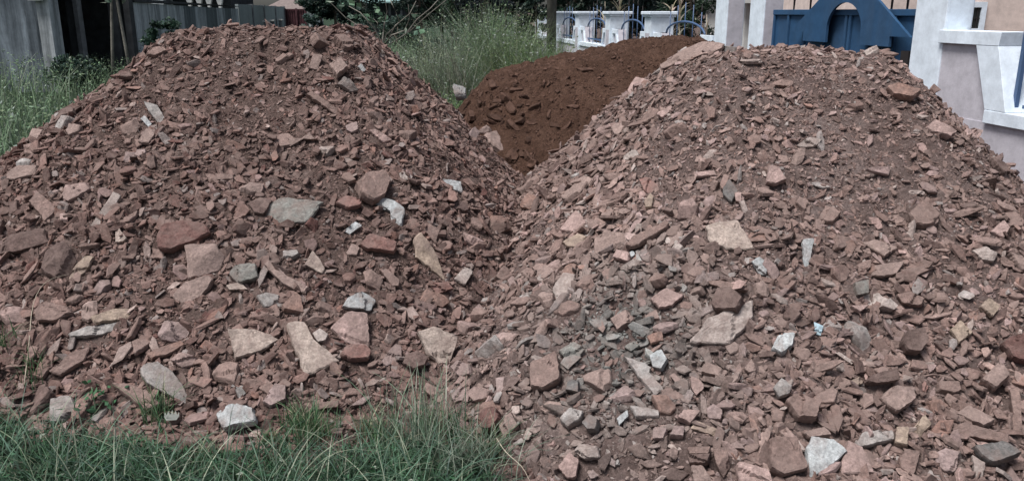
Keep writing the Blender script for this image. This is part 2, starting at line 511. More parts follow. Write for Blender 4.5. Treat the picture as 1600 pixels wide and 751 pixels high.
# outline traced, colour, thickness (m), shape, look, (own label, name used by neighbours)
S, B = 'slab', 'block'
LM = [
 ('C5', '420,315 480,235 530,155 570,165 545,215 490,305', 'pale', .02, S, 'long pale grey sliver', ('long pale grey sliver leaning on the side of the heap by the weedy field', 'the pale grey sliver')),
 ('C5', '545,340 560,322 598,368 580,385 545,390', 'cream', .025, S, 'small cream wedge', None),
 ('C5', '737,370 765,315 860,295 970,310 990,350 930,390 790,432 745,415', 'maroon', .07, B, 'big dull maroon boulder', ('big dull maroon boulder half way up the heap by the weedy field', 'the dull maroon boulder')),
 ('C5', '868,405 1010,390 1060,455 1030,525 880,568 880,490', 'lbrown', .07, B, 'angular brown block', None),
 ('C5', '815,640 870,580 980,545 1003,570 960,640 870,690 820,655', 'lbrown', .045, S, 'rough brown slab', None),
 ('C5', '318,560 360,500 410,450 445,455 420,510 345,575', 'tan', .03, S, 'tan pointed slab', ('tan pointed slab with a dry stalk curving beside it', 'the tan pointed slab')),
 ('C5', '190,520 215,450 310,380 365,470 330,540 260,555', 'dbrown', .08, B, 'dark brown boulder', None),
 ('C5', '0,410 60,360 210,320 235,395 100,440 0,445', 'dbrown', .06, S, 'dark jutting slab', None),
 ('C5', '140,200 180,150 250,210 275,240 215,300 195,260', 'brown', .04, S, 'reddish brown slab', None),
 ('C5', '35,70 100,35 190,30 165,75 80,105 40,100', 'lbrown', .05, S, 'flat brown slab', ('flat brown slab near the far edge of the heap by the weedy field', 'the flat brown slab')),
 ('C5', '1075,540 1100,500 1202,490 1215,560 1120,585', 'ggrey', .06, B, 'greenish grey block', None),
 ('C5', '1060,590 1130,575 1165,610 1080,612', 'cream', .025, S, 'small pale flat chip', None),
 ('G', '142,497 175,485 213,483 200,500 150,505', 'tan', .03, S, 'pale brown slab', None),
 ('C5', '175,715 220,665 320,690 340,720 280,760 190,760', 'brown', .06, B, 'brown block', None),
 ('C6', '320,70 400,38 560,10 570,45 420,78 330,80', 'grey', .03, S, 'long flat grey slab', ('long flat grey slab low on the heap by the weedy field', 'the long flat grey slab')),
 ('C6', '740,70 770,5 850,8 880,50 840,100 760,95', 'mauve', .05, B, 'mauve brown block', None),
 ('G', '358,517 395,514 437,530 410,550 367,563', 'cream', .045, S, 'cream four sided slab', ('cream four sided slab low on the heap by the weedy field', 'the cream four sided slab')),
 ('C6', '685,165 730,140 850,100 862,120 790,165 710,182', 'rust', .03, S, 'long rusty red slab', None),
 ('C6', '800,190 840,155 920,170 905,205 850,222', 'pink', .04, B, 'reddish oval stone', None),
 ('C6', '655,245 680,205 740,200 810,245 870,330 905,390 880,405 740,330 690,300', 'grey', .045, S, 'long lichen grey slab', ('long lichen grey slab sloping down to the grass', 'the lichen grey slab')),
 ('C6', '520,300 590,305 690,340 760,400 690,425 620,380', 'brown', .04, S, 'brown slab', None),
 ('C6', '240,250 330,160 420,130 400,190 280,265', 'brown', .03, S, 'reddish brown slab', None),
 ('C6', '155,260 210,180 250,140 245,215 200,275', 'rust', .03, S, 'rust brown shard', None),
 ('C6', '1010,440 1080,390 1190,420 1200,480 1100,500 1050,520', 'white', .05, B, 'white topped block', ('white topped pinkish block resting at the edge of the grass', 'the white topped block')),
 ('C7', '140,15 225,10 260,90 385,195 330,230 225,268 185,150', 'cream', .05, S, 'long cream slab', ('long cream slab standing tilted above the grass, wider at its foot', 'the long cream slab')),
 ('G', '515,513 545,487 575,490 577,540 560,545 540,535', 'pink', .035, S, 'tall pinkish slab', None),
 ('C7', '395,165 420,120 510,125 540,155 525,185 440,190', 'red', .045, B, 'red block', None),
 ('C7', '760,60 830,35 945,85 905,205 865,210 805,170', 'cream', .05, S, 'big peach slab', ('big peach coloured slab with five clean edges low between the two heaps', 'the big peach slab')),
 ('C7', '265,65 300,42 340,70 325,100 290,108', 'pale', .04, B, 'small pale block', None),
 ('C7', '585,190 650,115 680,130 680,180 610,215', 'mauve', .035, S, 'mauve brown slab', None),
 ('C7', '685,200 700,165 760,150 805,175 790,215 740,235', 'dbrown', .06, B, 'dark boulder', None),
 ('C7', '925,225 960,195 1005,210 1010,255 960,268', 'mauve', .06, B, 'reddish round stone', None),
 ('C7', '30,380 90,300 140,310 140,370 70,410', 'mauve', .04, S, 'mauve grey slab', None),
 ('C7', '920,355 960,310 995,320 975,370 930,385', 'mauve', .03, S, 'pointed mauve slab', None),
 ('C7', '995,345 1040,310 1105,330 1090,370 1030,385', 'pink', .05, B, 'red streaked stone', None),
 ('C7', '1045,475 1080,425 1130,415 1150,470 1110,520 1060,515', 'maroon', .08, B, 'dark maroon lump', ('dark maroon lump of stone at the bare corner of the grass', 'the dark maroon lump')),
 ('C7', '1135,490 1200,440 1230,500 1160,555', 'lbrown', .07, B, 'pale brown block', None),
 ('C7', '780,325 800,295 895,345 905,390 850,385', 'brown', .03, S, 'plain brown slab', None),
 ('C7', '435,405 500,360 545,355 500,395', 'mauve', .02, S, 'curved thin slab', None),
 ('C7', '240,410 300,385 390,375 390,405 280,420', 'brown', .03, S, 'long low brown slab', None),
 ('C8', '30,240 120,180 320,200 240,300 80,310', 'ggrey', .04, S, 'broad flat grey slab', ('broad flat grey slab level in the middle of the heap by the weedy field', 'the broad flat grey slab')),
 ('C8', '465,120 520,65 600,60 630,110 600,180 545,205 490,170', 'brown', .08, B, 'upright streaked block', ('upright streaked brown block above a white tipped slab', 'the upright streaked block')),
 ('C8', '545,195 600,180 650,190 700,230 680,340 640,345 650,250 590,230', 'white', .03, S, 'white tipped slab', ('white hook shaped slab below an upright streaked block', 'the white hook shaped slab')),
 ('C8', '490,400 530,350 665,390 650,435 510,420', 'red', .05, B, 'brick red slab', ('brick red slab with clean edges in the middle of the heap by the weedy field', 'the brick red slab')),
 ('C8', '410,335 465,290 500,310 440,350', 'white', .02, S, 'small white chip', None),
 ('C8', '740,370 770,340 840,430 880,545 890,575 830,525 750,455', 'tan', .03, S, 'long leaning tan slab', ('long tan grey slab leaning point down toward the gap between the heaps', 'the leaning tan slab')),
 ('C8', '230,495 265,425 300,470 325,515 310,535', 'cream', .03, S, 'cream pointed slab', None),
 ('C8', '405,690 430,650 500,618 565,660 540,710 440,700', 'white', .05, B, 'pale grey white block', ('pale grey white block low on the heap by the weedy field', 'the pale grey white block')),
 ('C8', '870,90 960,105 970,155 905,140', 'white', .02, S, 'thin grey white plate', ('thin grey white plate near the top of the gap between the heaps', 'the thin grey white plate')),
 ('C8', '760,670 800,605 880,640 905,670 870,695', 'rust', .05, B, 'reddish brown block', None),
 ('C8', '785,330 810,300 862,330 840,398', 'brown', .04, S, 'square brown plate', None),
 ('C8', '35,490 70,470 150,570 250,600 230,630 130,590', 'lbrown', .035, S, 'long narrow brown slab', None),
 ('C8', '980,500 1020,525 980,590 930,560', 'pale', .03, S, 'pale grey chip', None),
 ('C8', '370,205 420,175 495,195 490,220 430,235', 'red', .045, B, 'dark red oval stone', None),
 ('C8', '500,520 540,520 600,560 580,610 520,590', 'brown', .05, B, 'brown block', None),
 ('C8', '580,520 610,515 675,570 670,600 640,600', 'brown', .05, B, 'tilted brown block', None),
 ('C8', '810,580 900,575 925,605 850,630', 'red', .035, B, 'low red stone', None),
 ('C8', '1080,330 1100,265 1180,275 1200,320 1130,350', 'rust', .06, B, 'rust red block', ('rust red block where the two heaps meet', 'the rust red block')),
 ('C8', '0,640 50,625 110,640 140,690 40,695', 'grey', .035, S, 'grey brown slab', None),
 ('D1', '905,310 960,295 1060,285 1140,425 1000,425 930,390', 'cream', .045, S, 'big cream slab', ('big cream slab with a ragged top edge on the heap before the blue gate', 'the big cream slab')),
 ('D1', '770,270 800,200 860,190 880,230 855,275', 'pink', .06, B, 'pinkish block', None),
 ('D1', '1125,480 1160,455 1195,480 1195,540 1160,540', 'white', .035, B, 'white grey stone', None),
 ('D1', '535,410 560,375 730,295 735,320 580,410', 'brown', .035, S, 'long brown shard', None),
 ('D1', '385,370 430,340 550,350 555,380 420,430 390,480', 'lbrown', .03, S, 'dusty flat slab', None),
 ('D1', '240,390 310,350 385,375 385,415 260,410', 'tan', .03, S, 'tan pointed slab', ('tan pointed slab with a flat foot facing the gap between the heaps', 'the flat footed tan slab')),
 ('D1', '225,330 300,240 360,290 310,345', 'pink', .025, S, 'pinkish slab', None),
 ('D1', '650,655 720,605 810,640 750,690 690,700', 'pink', .045, S, 'rose pink slab', ('rose pink slab in the middle of the heap before the blue gate', 'the rose pink slab')),
 ('D1', '940,690 970,620 1030,610 1090,660 1060,715 960,715', 'dbrown', .08, B, 'dark round boulder', None),
 ('D1', '895,575 980,570 1100,600 1110,620 1000,610', 'brown', .03, S, 'curved thin brown slab', None),
 ('D1', '190,610 240,535 300,540 270,650 215,680', 'pale', .025, S, 'pale waisted slab', ('pale waisted slab standing in the gap between the heaps', 'the pale waisted slab')),
 ('D1', '625,205 655,165 670,185 660,230 630,232', 'tan', .05, B, 'small tan cube', None),
 ('D1', '990,130 1020,95 1060,150 1030,205 990,170', 'dgrey', .035, S, 'dark grey slab', None),
 ('D1', '1045,150 1100,160 1080,205 1050,195', 'pink', .04, B, 'pale pink block', None),
 ('D1', '600,100 640,90 690,120 660,165 620,150', 'red', .04, B, 'dusty red stone', ('dusty red stone high on the heap before the blue gate', 'the dusty red stone')),
 ('D1', '230,180 340,75 390,90 340,150 260,190', 'lbrown', .025, S, 'long dusty slab', None),
 ('D1', '850,65 950,55 960,75 860,82', 'pink', .02, S, 'flat pink slab', None),
 ('D1', '480,465 500,430 555,440 550,480', 'pink', .04, B, 'pinkish pale block', None),
 ('D1', '550,440 570,430 580,450 560,462', 'white', .03, B, 'tiny bright white chip', None),
 ('D2', '160,375 215,370 195,470 180,515 165,500', 'white', .025, S, 'white splinter', ('white bone like splinter standing on the heap before the blue gate', 'the white splinter')),
 ('D2', '1040,340 1100,285 1130,325 1100,370', 'pink', .03, S, 'pinkish pointed slab', None),
 ('D2', '440,395 500,380 610,410 545,460', 'lbrown', .03, S, 'wide dust covered slab', None),
 ('D2', '480,545 500,500 640,480 600,540 540,550', 'lbrown', .03, S, 'dust covered slab', None),
 ('D2', '610,515 790,500 680,555', 'brown', .03, S, 'three cornered brown slab', ('three cornered brown slab on the smooth face of the heap before the blue gate', 'the three cornered slab')),
 ('D2', '400,580 465,565 465,630 410,640', 'ggrey', .05, B, 'grey green cube', ('grey green cube of stone on the heap before the blue gate', 'the grey green cube')),
 ('D2', '955,425 1010,410 1085,430 1060,480 1000,475', 'pale', .04, B, 'pale grey lump', None),
 ('D2', '600,640 660,625 735,650 720,685 630,680', 'brown', .05, B, 'dull brown block', None),
 ('D2', '990,690 1030,650 1085,690 1050,740', 'tan', .035, S, 'orange tan slab', ('orange tan slab near the outer edge of the heap before the blue gate', 'the orange tan slab')),
 ('D2', '25,200 125,205 100,235 40,230', 'brown', .025, S, 'low oval slab', None),
 ('D2', '525,690 560,655 600,690 580,710', 'pale', .04, B, 'small pale block', None),
 ('D2', '0,30 50,45 80,100 30,120 -10,110', 'pink', .045, B, 'pink block', None),
 ('D2', '1130,440 1200,470 1220,530 1180,520', 'lbrown', .04, S, 'narrow tilted slab', None),
 ('D2', '380,690 470,685 430,715', 'pink', .03, S, 'small pinkish wedge', None),
 ('D3', '85,210 210,150 225,250 230,290 150,330 90,320', 'brown', .08, B, 'big reddish brown block', ('big reddish brown block low between the two heaps', 'the big reddish brown block')),
 ('D3', '630,75 700,60 710,100 650,110', 'rust', .04, B, 'orange brick like stone', None),
 ('D3', '645,170 700,140 730,190 700,235 660,225', 'white', .05, B, 'bluish white block', ('bluish white block with sharp facets above a long grey slab', 'the bluish white block')),
 ('D3', '520,170 650,220 640,250 710,330 670,355 600,280', 'grey', .03, S, 'long grey slab', ('long grey slab lying slantwise on the grey patch of rubble', 'the long slanting grey slab')),
 ('D3', '650,360 720,365 770,405 740,435 690,430', 'rust', .05, B, 'orange pink block', ('orange pink block low on the heap before the blue gate', 'the orange pink block')),
 ('D3', '905,420 940,395 985,425 975,470 920,465', 'mauve', .03, S, 'smooth mauve slab', ('smooth mauve grey six sided slab low on the heap before the blue gate', 'the mauve six sided slab')),
 ('G', '1075,535 1105,500 1175,470 1178,495 1140,540', 'pale', .05, S, 'big pale slab', ('biggest pale grey slab, sloping, on the heap before the blue gate', 'the biggest pale grey slab')),
 ('D3', '835,260 875,275 900,320 860,360 835,320', 'pink', .04, S, 'upright pinkish slab', None),
 ('D3', '885,250 910,205 1010,240 990,275', 'lbrown', .04, S, 'dusty brown slab', None),
 ('D3', '770,460 800,425 880,430 830,490', 'pink', .05, B, 'flat topped pink block', None),
 ('D3', '835,505 860,470 985,520 960,545', 'tan', .014, S, 'thin olive board', ('thin olive tan flat piece like a board on the stones', 'the olive board like piece')),
 ('D3', '255,330 270,280 315,285 315,345', 'dgrey', .05, B, 'dark grey cube', None),
 ('D3', '220,150 290,110 340,140 310,190 250,185', 'ggrey', .05, B, 'grey green lump', None),
 ('D3', '295,620 320,585 400,590 410,640 340,650', 'pale', .06, B, 'pale grey block', ('pale grey block with a flat top at the very foot of the stones', 'the flat topped pale block')),
 ('D3', '215,690 270,620 315,660 300,740 260,745', 'pink', .06, B, 'pinkish white block', None),
 ('D3', '525,130 570,95 600,120 560,150', 'ggrey', .03, S, 'grey green chip', None),
 ('D3', '225,470 280,420 335,430 320,470 260,500', 'grey', .06, B, 'rough grey block', None),
 ('D3', '735,545 760,500 805,505 800,550', 'mauve', .04, S, 'square mauve slab', None),
 ('D3', '660,560 665,505 730,510 710,560', 'mauve', .04, S, 'mauve plate', None),
 ('D3', '740,260 760,250 830,320 800,340', 'pink', .03, S, 'narrow pink slab', None),
 ('D3', '1045,690 1060,670 1200,710 1220,770 1060,770', 'pink', .06, S, 'large rose slab', None),
 ('D3', '835,680 890,680 940,760 850,765', 'lbrown', .04, S, 'brown slab', None),
 ('D3', '940,610 1000,590 1020,680 990,740 950,670', 'brown', .05, B, 'tall brown block', None),
 ('D3', '820,600 930,595 920,630 830,630', 'brown', .05, B, 'low brown block', None),
 ('D3', '820,638 930,634 915,670 830,668', 'dbrown', .05, B, 'low dark brown block', None),
 ('D3', '490,460 540,420 545,450 500,495', 'white', .03, S, 'greenish white chip', None),
 ('D3', '550,405 690,430 690,455 580,455', 'grey', .03, S, 'flat grey slab', None),
 ('D3', '335,490 370,450 410,470 400,520 360,520', 'dgrey', .06, B, 'dark grey block', None),
 ('D3', '1080,230 1120,180 1135,240 1100,250', 'lbrown', .04, S, 'small upright wedge', None),
 ('D4', '0,560 130,545 180,700 60,735 0,700', 'brown', .07, B, 'big dark brown square block', ('big dark brown square block at the foot of the heap before the blue gate', 'the big square brown block')),
 ('D4', '170,610 200,555 300,565 370,620 260,710 190,751', 'white', .05, S, 'white lichen slab', ('white lichen covered slab beside a big square brown block', 'the white lichen slab')),
 ('D4', '330,690 370,570 430,600 490,720 340,725', 'pink', .045, S, 'fan shaped pinkish slab', None),
 ('D4', '15,140 45,75 125,70 110,130 60,165', 'white', .05, B, 'whitish block', None),
 ('D4', '215,60 215,10 260,30 245,75', 'blue', .02, S, 'sky blue chip', ('small sky blue painted chip on the heap before the blue gate', 'the sky blue chip')),
 ('D4', '850,50 895,5 960,55 890,115', 'tan', .035, S, 'tan diamond slab', ('tan diamond shaped slab on the heap before the blue gate', 'the tan diamond slab')),
 ('D4', '1090,110 1130,80 1210,65 1215,205 1130,180', 'maroon', .07, B, 'dark red boulder', None),
 ('D4', '620,110 640,60 720,45 740,110 700,160 640,150', 'dbrown', .08, B, 'dark faceted block', ('dark faceted block in the coarse rubble before the blue gate', 'the dark faceted block')),
 ('D4', '660,520 730,445 765,490 700,555', 'tan', .04, B, 'tan brick shaped stone', None),
 ('D4', '590,580 600,510 660,510 650,595', 'tan', .05, B, 'small tan block', None),
 ('D4', '400,590 440,530 590,515 590,560 430,600', 'grey', .04, S, 'grey edged slab', None),
 ('D4', '520,370 570,320 690,310 690,370 600,440 560,420', 'lbrown', .07, B, 'big rounded dusty boulder', ('big rounded dusty boulder in the coarse rubble before the blue gate', 'the rounded dusty boulder')),
 ('D4', '450,290 480,260 590,230 605,285 500,305', 'dbrown', .06, B, 'dark brown block', None),
 ('D4', '705,320 730,290 750,310 735,343', 'red', .03, B, 'small red stone', None),
 ('D4', '1130,320 1170,310 1185,560 1145,570', 'brown', .05, B, 'long upright brown shard', ('long upright brown shard like a post at the outer side of the heap', 'the post like brown shard')),
 ('D4', '955,600 1100,580 1180,630 1050,680 990,650', 'dgrey', .07, B, 'dark grey boulder', None),
 ('D4', '850,510 900,480 1130,540 1120,580 900,540', 'brown', .035, S, 'long brown ledge', None),
 ('D4', '20,320 60,275 110,310 95,350 50,360', 'grey', .06, B, 'striped grey block', None),
 ('D4', '345,300 430,265 445,290 400,320', 'tan', .03, S, 'thin tan slab', None),
 ('D4', '80,380 120,350 240,400 220,470 140,460', 'brown', .07, B, 'reddish brown boulder', None),
 ('D4', '160,530 260,505 295,540 190,555', 'lbrown', .04, S, 'grey brown slab', None),
 ('D4', '740,380 790,370 830,400 760,440', 'rust', .045, B, 'rusty stone', None),
 ('D4', '380,195 540,200 500,225 420,215', 'lbrown', .03, S, 'dusty curved slab', None),
 ('D4', '310,155 330,150 400,195 390,210', 'pale', .02, S, 'pale thin shard', None),
 ('D4', '820,370 840,340 890,370 850,410', 'brown', .03, S, 'brown diamond slab', None),
 ('D4', '990,290 1080,200 1120,270 1060,330', 'lbrown', .08, B, 'dirt coated boulder', None),
 ('D4', '870,450 930,410 1060,480 1000,505', 'lbrown', .06, S, 'dirt coated slab', None),
 ('C1', '675,480 740,500 780,570 760,600 700,530', 'grey', .035, S, 'grey brown slab', ('grey brown slab beside a white chip, high on the heap by the weedy field', 'the high grey brown slab')),
 ('C1', '660,560 680,545 715,585 700,600', 'white', .02, S, 'small white chip', None),
 ('C1', '560,600 640,555 665,590 640,635 580,640', 'brown', .05, B, 'reddish brown lump', None),
 ('C1', '650,670 690,610 740,620 700,680', 'lbrown', .03, S, 'light brown slab', None),
 ('C1', '145,660 165,615 215,620 190,660 150,680', 'lbrown', .05, B, 'upright pale brown block', None),
 ('C2', '335,350 370,320 430,385 400,390', 'dgrey', .06, B, 'dark grey cube', ('dark grey cube of stone high on the heap by the weedy field', 'the high dark grey cube')),
 ('C2', '305,275 350,250 385,290 340,325', 'lbrown', .06, B, 'brown cube', None),
 ('C2', '220,290 240,230 280,235 260,300', 'lbrown', .04, S, 'upright brown slab', None),
 ('C2', '210,400 230,385 350,470 330,485', 'brown', .05, S, 'long brown slab', None),
 ('C2', '425,280 440,268 460,300 445,305', 'white', .025, S, 'bright white chip', ('bright white chip near the crest of the heap by the weedy field', 'the bright white chip')),
 ('C2', '950,570 1000,560 1085,625 1060,660 980,610', 'lbrown', .08, B, 'big end boulder', ('big brown boulder at the head of the gap, against the red earth', 'the big brown boulder by the red earth')),
 ('C2', '930,545 960,530 990,550 960,557', 'lbrown', .04, B, 'small brown block', None),
 ('C2', '505,220 520,208 540,235 525,245', 'cream', .03, S, 'small cream chip', None),
 ('C2', '570,275 590,268 612,320 595,325', 'lbrown', .03, S, 'narrow brown slab', None),
 ('C2', '880,570 910,535 930,560 910,600', 'mauve', .04, S, 'mauve slab', None),
 ('C2', '475,545 500,540 570,590 530,600', 'pink', .03, S, 'pinkish flat slab', None),
 ('C3', '757,405 880,340 1050,270 1170,285 1130,320 990,375 920,395 890,385 775,425', 'lbrown', .035, S, 'longest slab', ('longest slab of all, dusty brown, crowning the heap before the blue gate', 'the crowning long slab')),
 ('C3', '565,580 620,490 690,505 660,560 590,600', 'pink', .04, S, 'rosy upright slab', ('rosy upright slab on the edge of the heap against the red earth', 'the rosy upright slab')),
 ('C4', '490,375 540,360 640,390 600,420 520,405', 'rust', .06, B, 'rusty boulder', ('rusty boulder on the skyline below the white gate pillar', 'the rusty skyline boulder')),
 ('C4', '655,545 690,510 790,560 760,580 690,565', 'pink', .05, S, 'pink wedge slab', ('pink wedge shaped slab on the steep side toward the lilac wall', 'the pink wedge slab')),
 ('C4', '95,680 115,630 155,625 145,680 115,698', 'lbrown', .04, B, 'rounded tan brown stone', None),
 ('C4', '120,610 170,580 225,590 200,615 150,620', 'pale', .03, S, 'dusty pale slab', None),
 ('C4', '0,365 50,340 110,350 100,370', 'brown', .04, S, 'overhanging brown slab', None),
 ('C4', '830,540 890,560 880,580 840,570', 'pink', .035, S, 'pinkish skyline chip', None),
 ('C4', '930,665 1000,710 990,735 950,700', 'dbrown', .04, S, 'long dark skyline shard', None),
]

for i, (cr, pts, colr, th, shape, look, key) in enumerate(LM):
    x0, y0, sc = CROP[cr]
    px = [(x0 + float(a.split(',')[0]) / sc, y0 + float(a.split(',')[1]) / sc) for a in pts.split()]
    cx, cy = np.mean(px, 0)
    c = hit_heap(cx, cy)
    nh = grad_normal(Hall, c[:1], c[1:2])[0]
    view = -ray(cx, cy)
    rg = np.random.default_rng(900 + i)
    n = 0.72 * nh + 0.42 * view + rg.normal(0, 0.10, 3)
    n /= np.linalg.norm(n)
    c = c + n * (th * 0.45 + .006)
    u, v, n = frame_of(n)
    poly = []
    for (a, b) in px:
        d = ray(a, b)
        t = np.dot(c - EYE, n) / np.dot(d, n)
        p = EYE + d * t - c
        poly.append((np.dot(p, u), np.dot(p, v)))
    poly = np.array(poly)
    ar = 0.5 * np.sum(poly[:, 0] * np.roll(poly[:, 1], -1) - np.roll(poly[:, 0], -1) * poly[:, 1])
    if ar < 0: poly = poly[::-1]
    tint = np.array(PAL[colr]) * rg.uniform(.92, 1.08)
    make_stone(c, n, poly, th, tint, 0.0 if shape == S else (0.0 if i % 3 else 1.0),
               'flat_stone' if shape == S else 'blocky_stone', look, key, 1000 + i, (cx, cy))

# --- further large stones, placed by chance over the coarse parts of both heaps
def rand_poly(rg, size, elong):
    n = rg.integers(5, 8)
    a = np.sort(rg.uniform(0, 2*math.pi, n) * 0.35 + np.arange(n) / n * 2*math.pi * 1.0)
    r = size * rg.uniform(.75, 1.15, n)
    P = np.stack([r * np.cos(a) * elong, r * np.sin(a) / elong], -1)
    P -= P.mean(0)
    t = rg.uniform(0, math.pi); ct, st = math.cos(t), math.sin(t)
    P = P @ np.array([[ct, st], [-st, ct]])
    ar = 0.5 * np.sum(P[:, 0] * np.roll(P[:, 1], -1) - np.roll(P[:, 0], -1) * P[:, 1])
    return P if ar > 0 else P[::-1]

def in_frame(p, m=0):
    x, y = project(p)
    return -m < x < 1600 + m and -m < y < 751 + m

def coarse(x, y):
    """how coarse the rubble is: big stones roll to the foot"""
    z = Hall(x, y, False)
    c = np.clip(1.12 - z * 0.60, .05, 1)
    c = c * np.clip(.72 + 1.1 * n2(x, y, 1.5, 41) + .6 * n2(x, y, 3.4, 42), .22, 1.1)
    fines = np.exp(-((x - 1.55)**2 / .42 + (y - 3.85)**2 / .40)) + .9 * np.exp(-((x + 1.45)**2 / .16 + (y - 4.55)**2 / .16)) + .6 * np.exp(-((x + 1.0)**2 / .05 + (y - 4.95)**2 / .05))
    return np.clip(c * (1 - .85 * np.clip(fines, 0, 1)), 0.04, 1)

CEN = [np.append(f.mean(0), np.sqrt(np.mean(np.sum((f - f.mean(0))**2, 1)))) for f in FOOT]
want = 300 - len(LM) - 2
rg = np.random.default_rng(77)
names_by_color = dict(brown='brown', lbrown='light brown', mauve='mauve', dbrown='dark brown', grey='grey', pink='pinkish', rust='rusty', pale='pale')
adj = ['rough', 'chipped', 'jagged', 'angular', 'dusty', 'flat', 'thick', 'broken', 'blunt', 'lopsided']
tries = 0
made = 0
while made < want and tries < 60000:
    tries += 1
    x, y = rg.uniform(-2.7, 2.9), rg.uniform(2.3, 5.2)
    z = float(Hall(np.array([x]), np.array([y]))[0])
    if z < 0.03: continue
    p = np.array([x, y, z])
    if not in_frame(p, -12): continue
    if rg.random() > float(coarse(np.array([x]), np.array([y]))[0]) ** 1.2: continue
    size = rg.uniform(.042, .075) if made < want * .6 else rg.uniform(.034, .05)
    if any((x - a)**2 + (y - b)**2 < (0.75 * (size + r))**2 for a, b, r in CEN): continue
    nh = grad_normal(Hall, np.array([x]), np.array([y]))[0]
    n = nh + rg.normal(0, .28, 3); n /= np.linalg.norm(n)
    cname = rg.choice(['brown', 'lbrown', 'mauve', 'dbrown', 'grey', 'pink', 'rust', 'pale'], p=[.34, .22, .11, .14, .06, .06, .04, .03])
    th = size * rg.uniform(.45, 1.0)
    slab = th < .7 * size
    poly = rand_poly(rg, size, rg.uniform(.95, 1.35))
    # a stone is not visible from behind the crest
    d = (p - EYE); L = np.linalg.norm(d); tt = np.linspace(.5, .985, 60)
    Q = EYE + d[None] * tt[:, None]
    if (Q[:, 2] < Hall(Q[:, 0], Q[:, 1]) - .01).any(): continue
    make_stone(p + n * th * .25, n, poly, th, np.array(PAL[cname]) * rg.uniform(.85, 1.12), 0.0 if slab else float(rg.random() < .4),
               'flat_stone' if slab else 'blocky_stone', f"{rg.choice(adj)} {names_by_color[cname]} {'slab' if slab else 'block'}", None, 3000 + made, project(p))
    CEN.append(np.array([x, y, size])); made += 1

# --- labels: a keystone has its own words, the others say what they look like and where they lie from it
keys = [(s, s['key'][1]) for s in STONES if s['key']]
def direction(dx, dy):
    a = math.degrees(math.atan2(-dy, dx)) % 360
    return ['right of', 'above and right of', 'above', 'above and left of', 'left of', 'below and left of', 'below', 'below and right of'][int(((a + 22.5) % 360) // 45)]
used = set()
for s in STONES:
    if s['key']:
        s['o']['label'] = s['key'][0]; used.add(s['key'][0])
for s in STONES:
    if not s['key']:
        near = sorted(keys, key=lambda k: (k[0]['px'][0] - s['px'][0])**2 + (k[0]['px'][1] - s['px'][1])**2)
        lab = None
        for k, nm in near[:4]:
            dx, dy = s['px'][0] - k['px'][0], s['px'][1] - k['px'][1]
            dist = math.hypot(dx, dy)
            t = f"{s['look']} {'close ' if dist < 55 else ''}{direction(dx, dy)} {nm}"
            if t not in used and len(t.split()) <= 16: lab = t; break
        if lab is None: lab = t
        used.add(lab); s['o']['label'] = lab
    s['o']['category'] = 'stone'
    s['o']['group'] = 'large stones on the heap by the weedy field' if s['heap'] == 'L' else 'large stones on the heap before the blue gate'

# ------------------------------------------------------------------ the mass of small rubble on each heap
def inside_any(x, y, grow=0.95):
    m = np.zeros(len(x), bool)
    for f in FOOT:
        cc = f.mean(0); g2 = cc + (f - cc) * grow
        lo, hi = g2.min(0), g2.max(0)
        k = np.where((x > lo[0]) & (x < hi[0]) & (y > lo[1]) & (y < hi[1]))[0]
        if not len(k): continue
        c = np.zeros(len(k), bool)
        for a, b in zip(g2, np.roll(g2, -1, 0)):
            cond = (a[1] > y[k]) != (b[1] > y[k])
            xi = (b[0] - a[0]) * (y[k] - a[1]) / (b[1] - a[1] + 1e-12) + a[0]
            c ^= cond & (x[k] < xi)
        m[k] |= c
    return m

